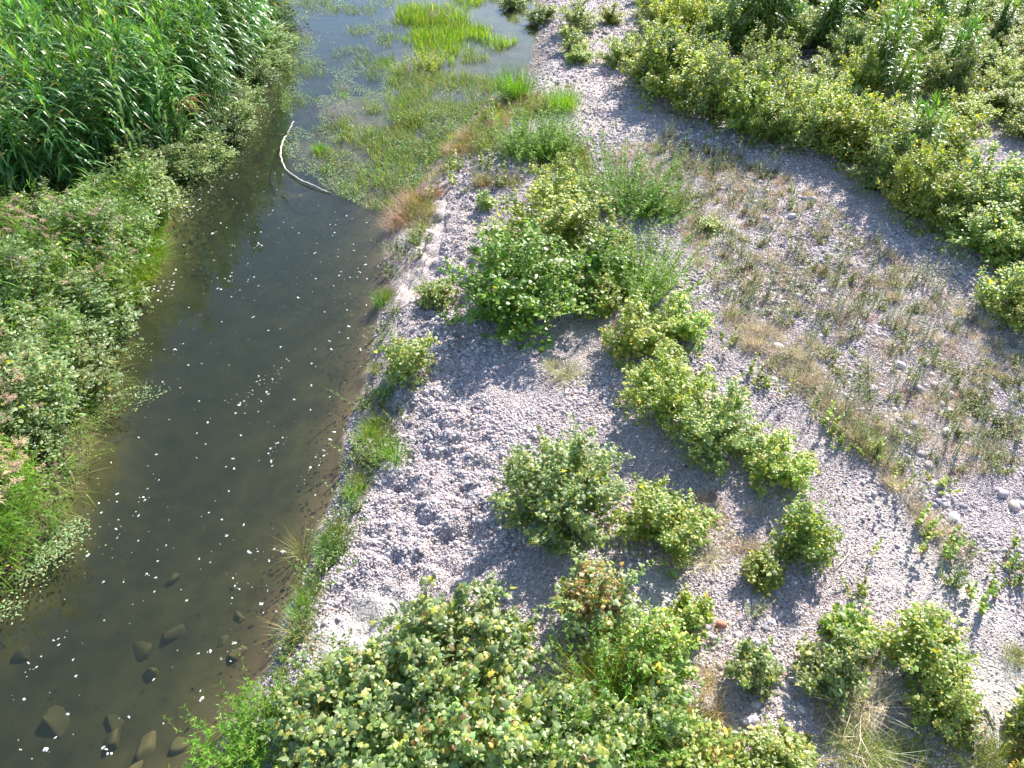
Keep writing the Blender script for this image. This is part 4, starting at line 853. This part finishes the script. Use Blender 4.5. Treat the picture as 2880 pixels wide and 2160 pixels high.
# ------------------------------------------------------------------ masses nobody could count: marsh grass, low weed cover, floating leaves
def sample(pts, n, r, z=0.0):
    P = poly_world(pts, z); lo = P.min(0); hi = P.max(0); x = r.uniform(lo[0], hi[0], n*3); y = r.uniform(lo[1], hi[1], n*3); k = inside(P, x, y); return x[k][:n], y[k][:n]
r = np.random.default_rng(55); m = MB()
x, y = sample([(840, 70), (870, 0), (880, -60), (1150, -60), (1150, 50), (1120, 90), (1050, 125), (970, 150), (900, 180), (840, 170)], 22000, r)
k = r.uniform(0, 1, len(x)) < sstep(.34, .62, fbm(x*.55, y*.55, 61) + .10*sstep(.5, 4, -sdf(poly_world([(840, 70), (870, 0), (880, -90), (1150, -90), (1150, 50), (1120, 90), (1050, 125), (970, 150), (900, 180), (840, 170)]), x, y)) - .05); x, y = x[k], y[k]; n = len(x)
blades(m, np.stack([x, y, np.maximum(height(x, y), -.05)], 1), r.uniform(0, 6.28, n), r.uniform(1.1, 1.55, n), r.uniform(.1, .9, n), r.uniform(.25, .6, n)*(.4 + 1.1*fbm(x*.8, y*.8, 62)), .022, pick(r, n, BRIGHT, .25)*(.7 + .6*fbm(x*.35, y*.35, 66))[:, None], 3)
link('marsh_grass', m.mesh('marsh_grass', M_GRASS), kind='stuff', label='bright green marsh grass at the top of the weed bed', category='grass')
MW = poly_world([(640, 375), (625, 330), (720, 270), (820, 225), (850, 150), (900, 110), (1040, 110), (1120, 190), (1100, 300), (930, 480), (790, 450)])
m = MB(); x, y = sample([(640, 375), (625, 330), (720, 270), (820, 225), (850, 150), (900, 110), (1040, 110), (1120, 190), (1040, 240), (1000, 310), (930, 380), (870, 460), (790, 450)], 22000, r)
k = r.uniform(0, 1, len(x)) < .8*sstep(.36, .58, fbm(x*.75, y*.75, 63, 5) - .16*sstep(-1.3, 0, sdf(MW, x, y))); x, y = x[k], y[k]; n = len(x)
blades(m, np.stack([x, y, np.maximum(height(x, y), -.05)], 1), r.uniform(0, 6.28, n), r.uniform(.8, 1.5, n), r.uniform(.2, 1.1, n), r.uniform(.18, .5, n), .016, pick(r, n, [(4, (.13, .21, .035)), (3, (.18, .22, .06)), (1.5, (.30, .29, .07)), (.8, (.34, .22, .13))], .28), 3)
x2, y2 = sample([(690, 395), (700, 345), (760, 300), (860, 250), (960, 250), (1040, 240), (1000, 310), (930, 380), (870, 460), (790, 450)], 9000, r)
k = r.uniform(0, 1, len(x2)) < sstep(.44, .64, fbm(x2*.7, y2*.7, 67, 4) - .12*sstep(-1.2, 0, sdf(MW, x2, y2))); x2, y2 = x2[k], y2[k]; n = len(x2); a = r.uniform(0, 6.28, n)
put_leaves(m, 'ovate', np.stack([x2, y2, np.maximum(height(x2, y2), 0) + r.uniform(.02, .28, n)], 1), np.stack([np.cos(a), np.sin(a), r.normal(.1, .3, n)], 1), np.stack([r.normal(0, .5, n), r.normal(0, .5, n), np.ones(n)], 1), r.uniform(.05, .1, n), pick(r, n, [(4, (.11, .19, .04)), (3, (.17, .22, .05)), (1, (.3, .28, .05))]))
link('marsh_weeds', m.mesh('marsh_weeds', M_GRASS), kind='stuff', label='mixed low green weeds growing in the shallow marsh', category='weeds')
m = MB(); X1, Y1 = sample([(605, 315), (640, 262), (596, 230), (630, 170), (600, 110), (640, 40), (700, -30), (860, -30), (840, 120), (900, 160), (1040, 200), (1000, 300), (880, 430), (800, 455), (690, 400), (640, 370)], 60000, r)
w = fbm(X1*.9 + Y1*.35, Y1*.45 - X1*.25, 71, 5); dens = .85*sstep(.44, .62, w + .04*inside(MARSH, X1, Y1)); k = r.uniform(0, 1, len(X1)) < dens; X1, Y1 = X1[k], Y1[k]
LS = np.array(LEFT_SHORE[4:19]); lx, ly = [], []
for (a, b), cnt in zip(zip(poly_world(LEFT_SHORE[13:22])[:-1], poly_world(LEFT_SHORE[13:22])[1:]), [420]*8):
    t = r.uniform(0, 1, cnt); off = np.abs(r.normal(0, .55, cnt)); lx.append(a[0] + (b[0]-a[0])*t + off); ly.append(a[1] + (b[1]-a[1])*t - off*.3)
for u, v, ru, cnt in [(430, 375, .35, 220), (325, 850, .22, 70), (285, 865, .25, 80), (250, 850, .3, 80), (225, 880, .3, 90), (290, 760, .25, 50), (130, 1160, .3, 300), (100, 1190, .3, 350), (60, 1215, .3, 350), (20, 1240, .3, 300), (150, 1140, .2, 150), (10, 1315, .2, 160), (735, 1430, .01, 2), (700, 1395, .2, 0)]:
    a, b = ray_ground(u, v, 0); lx.append(a + r.normal(0, ru, cnt)); ly.append(b + r.normal(0, ru*.7, cnt))
X1 = np.concatenate([X1] + lx); Y1 = np.concatenate([Y1] + ly); k = height(X1, Y1) < .02; X1, Y1 = X1[k], Y1[k]; n = len(X1); a = r.uniform(0, 6.28, n)
put_leaves(m, 'ovate', np.stack([X1, Y1, r.uniform(.008, .04, n)], 1), np.stack([np.cos(a), np.sin(a), np.zeros(n)], 1), np.stack([r.normal(0, .14, n), r.normal(0, .14, n), np.ones(n)], 1), r.uniform(.025, .07, n), pick(r, n, [(4, (.13, .19, .08)), (3, (.18, .24, .10)), (1, (.28, .27, .14))], .3))
link('floating_weed', m.mesh('floating_weed', M_PAD), kind='stuff', label='pale green floating leaves drifting on the shallow water', category='water weed')
# ground cover of the left bank
m = MB(); LB = [(-120, 470), (250, 385), (372, 392), (358, 440), (350, 520), (310, 605), (240, 680), (205, 740), (205, 800), (180, 900), (160, 1000), (130, 1085), (90, 1175), (10, 1255), (-120, 1350)]
x, y = sample(LB, 12000, r, .3); n = len(x); a = r.uniform(0, 6.28, n); hz = r.uniform(.03, .5, n)
put_leaves(m, 'ovate', np.stack([x, y, np.maximum(height(x, y), 0) + hz], 1), np.stack([np.cos(a), np.sin(a), r.normal(0, .35, n)], 1), np.stack([r.normal(0, .5, n), r.normal(0, .5, n), np.ones(n)], 1), r.uniform(.05, .11, n), pick(r, n, BANK))
x, y = sample(LB, 4500, r, .3); n = len(x)
blades(m, np.stack([x, y, np.maximum(height(x, y), 0)], 1), r.uniform(0, 6.28, n), r.uniform(.7, 1.5, n), r.uniform(.3, 1.3, n), r.uniform(.35, .8, n), .016, pick(r, n, FRESH), 3)
link('undergrowth', m.mesh('undergrowth', M_GRASS), kind='stuff', label='tangled green undergrowth covering the left bank', category='undergrowth')
# thin dead grass and creeping weeds over the weedy gravel
m = MB(); x, y = sample(WEEDY, 42000, r, .5); w = fbm(x*.45, y*.45, 91, 4); k = r.uniform(0, 1, len(x)) < .65*sstep(.45, .66, w); x, y = x[k], y[k]; n = len(x)
pal = pick(r, n, [(4, (.45, .38, .28)), (1.5, (.36, .25, .18)), (3, (.22, .25, .10)), (4, (.52, .46, .36))])
blades(m, np.stack([x, y, height(x, y)], 1), r.uniform(0, 6.28, n), r.uniform(.2, 1.4, n), r.uniform(.1, .9, n), r.uniform(.08, .26, n), .008, pal, 3)
x, y = sample([(1540, 640), (1640, 690), (1760, 800), (1860, 900), (2000, 1100), (2110, 1230), (2040, 1230), (1880, 1010), (1700, 830), (1580, 730)], 5000, r, .5); k = r.uniform(0, 1, len(x)) < sstep(.35, .65, fbm(x*.8, y*.8, 97, 3)); x, y = x[k], y[k]; n = len(x)
blades(m, np.stack([x, y, height(x, y)], 1), r.uniform(0, 6.28, n), r.uniform(.5, 1.4, n), r.uniform(.1, .9, n), r.uniform(.12, .32, n), .007, pick(r, n, STRAW), 3)
link('dead_grass', m.mesh('dead_grass', M_DRY), kind='stuff', label='thin dead grass and creeping weeds over the gravel', category='dead grass')
m = MB(); SZ = [(850, 480), (900, 400), (990, 300), (1060, 215), (1130, 190), (1190, 230), (1180, 300), (1270, 330), (1280, 420), (1200, 440), (1080, 420), (1000, 410), (930, 480), (900, 540)]
x, y = sample(SZ, 26000, r, .3); w = fbm(x*.5, y*.5, 95, 4); k = r.uniform(0, 1, len(x)) < sstep(.36, .58, w); x, y = x[k], y[k]; n = len(x)
blades(m, np.stack([x, y, np.maximum(height(x, y), 0)], 1), r.uniform(0, 6.28, n), r.uniform(.5, 1.5, n), r.uniform(.1, 1.0, n), r.uniform(.15, .5, n), .012, pick(r, n, [(4, (.13, .2, .045)), (2, (.34, .2, .11)), (2, (.4, .32, .17)), (2, (.2, .24, .05))]), 3)
link('shore_weeds', m.mesh('shore_weeds', M_GRASS), kind='stuff', label='mixed green and rusty weeds on the wet ground above the gravel tongue', category='weeds')
m = MB(); x, y = sample([(610, 240), (600, 60), (620, -40), (860, -40), (840, 60), (860, 180), (760, 240), (690, 290)], 14000, r); k = r.uniform(0, 1, len(x)) < sstep(.47, .63, fbm(x*.7, y*.7, 99, 4)); x, y = x[k], y[k]; n = len(x)
blades(m, np.stack([x, y, np.full(n, -.03)], 1), r.uniform(0, 6.28, n), r.uniform(.6, 1.5, n), r.uniform(.2, 1.1, n), r.uniform(.15, .45, n), .015, pick(r, n, [(4, (.13, .2, .06)), (3, (.2, .23, .09)), (1, (.32, .26, .16))]), 3)
link('water_grass', m.mesh('water_grass', M_GRASS), kind='stuff', label='sparse grass blades standing in the open shallow water', category='grass')
m = MB(); bx_ = np.array(BASES); k = r.integers(0, len(bx_), 9000); ang = r.uniform(0, 6.28, 9000); rad = np.abs(r.normal(0, .75, 9000))*np.clip(bx_[k, 2], .6, 1.2)
x = bx_[k, 0] + np.cos(ang)*rad; y = bx_[k, 1] + np.sin(ang)*rad; n = len(x); a = r.uniform(0, 6.28, n)
put_leaves(m, 'dia', np.stack([x, y, height(x, y) + r.uniform(.02, .07, n)], 1), np.stack([np.cos(a), np.sin(a), r.normal(0, .3, n)], 1), np.stack([r.normal(0, .5, n), r.normal(0, .5, n), np.ones(n)], 1), r.uniform(.025, .075, n), pick(r, n, [(3, (.27, .18, .10)), (3, (.38, .28, .17)), (1, (.14, .09, .05)), (1, (.45, .37, .14))]))
k = r.integers(0, len(bx_), 1500); ang = r.uniform(0, 6.28, 1500); rad = np.abs(r.normal(0, .8, 1500)); x = bx_[k, 0] + np.cos(ang)*rad; y = bx_[k, 1] + np.sin(ang)*rad
blades(m, np.stack([x, y, height(x, y) + .03], 1), r.uniform(0, 6.28, 1500), r.uniform(-.05, .25, 1500), r.uniform(0, .4, 1500), r.uniform(.1, .35, 1500), .007, pick(r, 1500, [(1, (.36, .29, .2)), (1, (.24, .17, .1))]), 3)
link('leaf_litter', m.mesh('leaf_litter', M_DRY), kind='stuff', label='dry brown leaf litter and twigs under the bushes', category='leaf litter')
# leaf litter and small stones on the shallow bed
m = MB(); x, y = sample([(395, 380), (560, 250), (600, 330), (640, 400), (790, 460), (830, 560), (800, 800), (740, 1000), (650, 1260), (520, 1500), (420, 1640), (520, 1300), (640, 1000), (700, 700), (500, 600), (380, 560)], 2600, r)
n = len(x); a = r.normal(.2, .5, n); z = height(x, y); k = z < -.03; x, y, z, a = x[k], y[k], z[k], a[k]; n = len(x)
put_leaves(m, 'ovate', np.stack([x, y, z + .015], 1), np.stack([np.cos(a), np.sin(a), np.zeros(n)], 1), np.stack([r.normal(0, .1, n), r.normal(0, .1, n), np.ones(n)], 1), r.uniform(.05, .17, n), pick(r, n, [(3, (.035, .03, .018)), (1, (.07, .05, .025))]))
link('sunken_litter', m.mesh('sunken_litter', M_DRY), kind='stuff', label='dark rotting leaves lying on the river bed', category='leaf litter')

# ------------------------------------------------------------------ stones, wood, foam
def rock(name, seed, loc, size, rz, label, cat, mat, cuts=6, flat=(1, .75, .6), group=None, sub=3, noise=.14):
    r = np.random.default_rng(seed); v, f = ico(sub, r, noise, flat, cuts); b = MB(); b.add(v*size, f, (.3, .3, .3))
    return link(name, b.mesh(name, mat, False if cuts else True), None, loc, rz, None, label=label, category=cat, **({'group': group} if group else {}))
for i, (u, v, s, t) in enumerate([(105, 1540, .42, 'large angular sunken rock with a pale top in the lower left water'), (235, 1545, .30, 'sunken rock right of the largest one'), (228, 1585, .32, 'flat sunken rock just below another in the lower left water'), (312, 1610, .36, 'dark angular sunken rock near the bottom edge'), (390, 1615, .30, 'pale flat sunken slab near the bottom edge'),
        (292, 1378, .32, 'sunken boulder left of its rounder neighbour'), (365, 1355, .34, 'rounder sunken boulder in the middle of the group'), (318, 1442, .28, 'sunken rock below the two boulders'), 
        (517, 1332, .22, 'dark sunken stone closest to the right shore'), (518, 1415, .26, 'dark sunken stone with foam on it by the right shore'), (478, 1382, .16, 'small sunken stone between the shore stones'), (35, 1395, .24, 'sunken rock at the left edge of the water'), (360, 1228, .18, 'lone small sunken stone farther up the river'), (290, 1650, .22, 'sunken stone cut by the bottom edge'), ]):
    x, y = ray_ground(u, v, -.3); z = float(height(x, y)); rock('sunken_rock', 900 + i, (float(x), float(y), z - s*.14), s*.85, R.uniform(0, 6), t, 'rock', M_ROCK, 11, (1.15, .9, .85))
rock('brick_fragment', 950, (lambda p: (p[0], p[1], p[2] + .05))(at(1558, 1350)), .12, .5, 'reddish worn brick fragment lying on the gravel', 'brick', M_BRICK, 5, (1, .75, .55))
rock('white_stone', 951, (lambda p: (p[0], p[1], p[2] + .05))(at(2058, 1122)), .16, .9, 'white stone beside seedlings at the right', 'stone', stone_mat('white_stone', [(0, (.7, .7, .68)), (1, (.72, .71, .7))], algae=True), 4, (1, .6, .5))
COB = []
for i in range(8):
    r = np.random.default_rng(960 + i); v, f = ico(2, r, .15, (1, r.uniform(.65, .9), r.uniform(.5, .7)), 0); b = MB(); b.add(v, f, (.4, .4, .4)); COB.append(b.mesh('cobble', M_PEB, True))
for pts, n, lo, hi, t, g in [([(1560, 1250), (1700, 1330), (1790, 1400), (1700, 1640), (1560, 1640), (1480, 1420)], 95, .055, .10, 'grey cobble in the stony strip near the bottom', 'cobbles of the lower stony strip'),
                             ([(1560, 560), (1800, 620), (2100, 850), (2212, 1050), (2212, 1250), (2000, 1050), (1750, 820), (1600, 700)], 120, .07, .15, 'grey cobble among weeds on the right side of the bar', 'cobbles among the weeds'),
                             ([(1980, 1600), (2100, 1650), (2212, 1690), (2000, 1690), (1900, 1640)], 30, .05, .10, 'grey cobble at the bottom edge below the sand', 'cobbles below the sand'),
                             ([(1500, 300), (1650, 360), (1850, 480), (1700, 500), (1560, 420)], 35, .08, .15, 'grey cobble in the shade of the upper thicket', 'cobbles in the thicket shade')]:
    for i, (x, y) in enumerate(scatter(pts, n, R, .5)):
        s = R.uniform(lo, hi)*(.62 if R.uniform() < .65 else .95); o = link('cobble', COB[i % 8], None, (x, y, float(height(x, y)) + s*.12), R.uniform(0, 6), s, label=t, category='stone', group=g)
# driftwood
root = link('driftwood_branch', None, label='bleached curved branch lying across the water edge of the weed bed', category='driftwood'); root.empty_display_size = .2
pp = [(712, 415, .03), (698, 411, .05), (682, 404, .06), (655, 392, .07), (632, 380, .05), (614, 362, .05), (606, 342, .06), (606, 322, .05), (610, 306, .02), (616, 296, -.05), (624, 282, .06), (634, 262, .22)]
P3 = np.array([(*map(float, ray_ground(u, v, z)), z) for u, v, z in pp]); root.location = P3[6]; P3 = P3 - P3[6]
t = np.linspace(0, len(P3)-1, 46); P3s = np.stack([np.interp(t, np.arange(len(P3)), P3[:, i]) for i in range(3)], 1)
kern = np.ones(5)/5; P3s[2:-2] = np.stack([np.convolve(P3s[:, i], kern, 'valid') for i in range(3)], 1)
rr = np.random.default_rng(3); P3s += rr.normal(0, .013, P3s.shape)
b = MB(); tube(b, P3s, np.interp(np.linspace(0, 1, 46), [0, .25, .6, 1], [.015, .032, .03, .024])*(1 + rr.normal(0, .13, 46)), 0, (.6, .6, .55), 8); link('limb', b.mesh('limb', M_WOOD, True), root)
b = MB(); q = P3s[38]; tube(b, [q, q + (-.3, .02, .06), q + (-.65, -.05, .05)], .022, .01, (.4, .3, .2), 6); link('twig', b.mesh('twig', M_STEM, True), root)
def stick(pts, rad, label, mat=None):
    P = [gnd(u, v) for u, v in pts]; P = np.array([(a, b_, c + .04) for a, b_, c in P]); o = P[0].copy(); b = MB(); tube(b, P - o, rad, rad*.5, (.6, .6, .6), 6)
    link('dry_stick', b.mesh('dry_stick', mat or M_WOOD, True), None, tuple(o), label=label, category='stick')
stick([(1835, 1180), (1832, 1196), (1822, 1212), (1810, 1225), (1790, 1232)], .018, 'pale curved stick on the gravel right of the bright round bush')
stick([(1797, 1190), (1800, 1215), (1802, 1240)], .014, 'thin straight pale stick left of the curved one')
stick([(2128, 1528), (2138, 1550), (2147, 1570)], .028, 'pale driftwood stick beside the sand patch')
stick([(845, 1300), (862, 1322)], .02, 'short pale stick on the sandy gravel near the river')
# foam
FO = []
for i in range(8):
    r = np.random.default_rng(980 + i); b = MB()
    for j in range(r.integers(2, 6)):
        v, f = ico(1, r, .25, (1, r.uniform(.6, 1), .3)); off = np.append(r.normal(0, .8, 2), 0) if j else np.zeros(3); b.add(v*r.uniform(.45, 1) + off, f, (.8, .8, .8))
    FO.append(b.mesh('foam_fleck', M_FOAM, True))
fx, fy = sample([(380, 420), (600, 340), (700, 420), (800, 480), (815, 640), (790, 780), (730, 920), (700, 1080), (620, 1280), (560, 1420), (400, 1659), (0, 1659), (0, 1330), (150, 1180), (220, 1000), (300, 860), (240, 720), (340, 600)], 700, np.random.default_rng(77))
r = np.random.default_rng(76); nf = len(fx)
for q in range(0, nf, 2):
    c = (q*7) % 120; t_ = r.normal(0, 1); fx[q] = fx[c] + .10*t_ + r.normal(0, .08); fy[q] = fy[c] + .38*t_ + r.normal(0, .06)
sz = np.random.default_rng(78).lognormal(math.log(.0115), .55, len(fx)); o_ = np.argsort(-sz)
fz = lambda y: 'on the river near the sunken rocks' if y < 9.2 else 'on the middle of the river' if y < 14.5 else 'on the river below the driftwood'
for i, j in enumerate(o_[:300]):
    if float(height(fx[j], fy[j])) > -.03: continue
    s = float(min(sz[j], .034)); link('foam_fleck', FO[i % 8], None, (float(fx[j]), float(fy[j]), .002), R.uniform(0, 6), s, label='white foam fleck drifting ' + fz(fy[j]), category='foam', group='foam flecks ' + fz(fy[j]))
b = MB(); v, f = TPL['dia'][0]*0, None
r = np.random.default_rng(79); iv, if_ = ico(1, r, .2, (1, .8, .3))
for j in o_[300:]:
    if float(height(fx[j], fy[j])) < -.03: b.add(iv*sz[j]*.9 + (fx[j], fy[j], .002), if_, (.8, .8, .8))
link('foam_specks', b.mesh('foam_specks', M_FOAM, True), kind='stuff', label='tiny foam specks scattered on the river', category='foam')

if False: print(sum(len(m_.polygons) for m_ in bpy.data.meshes))
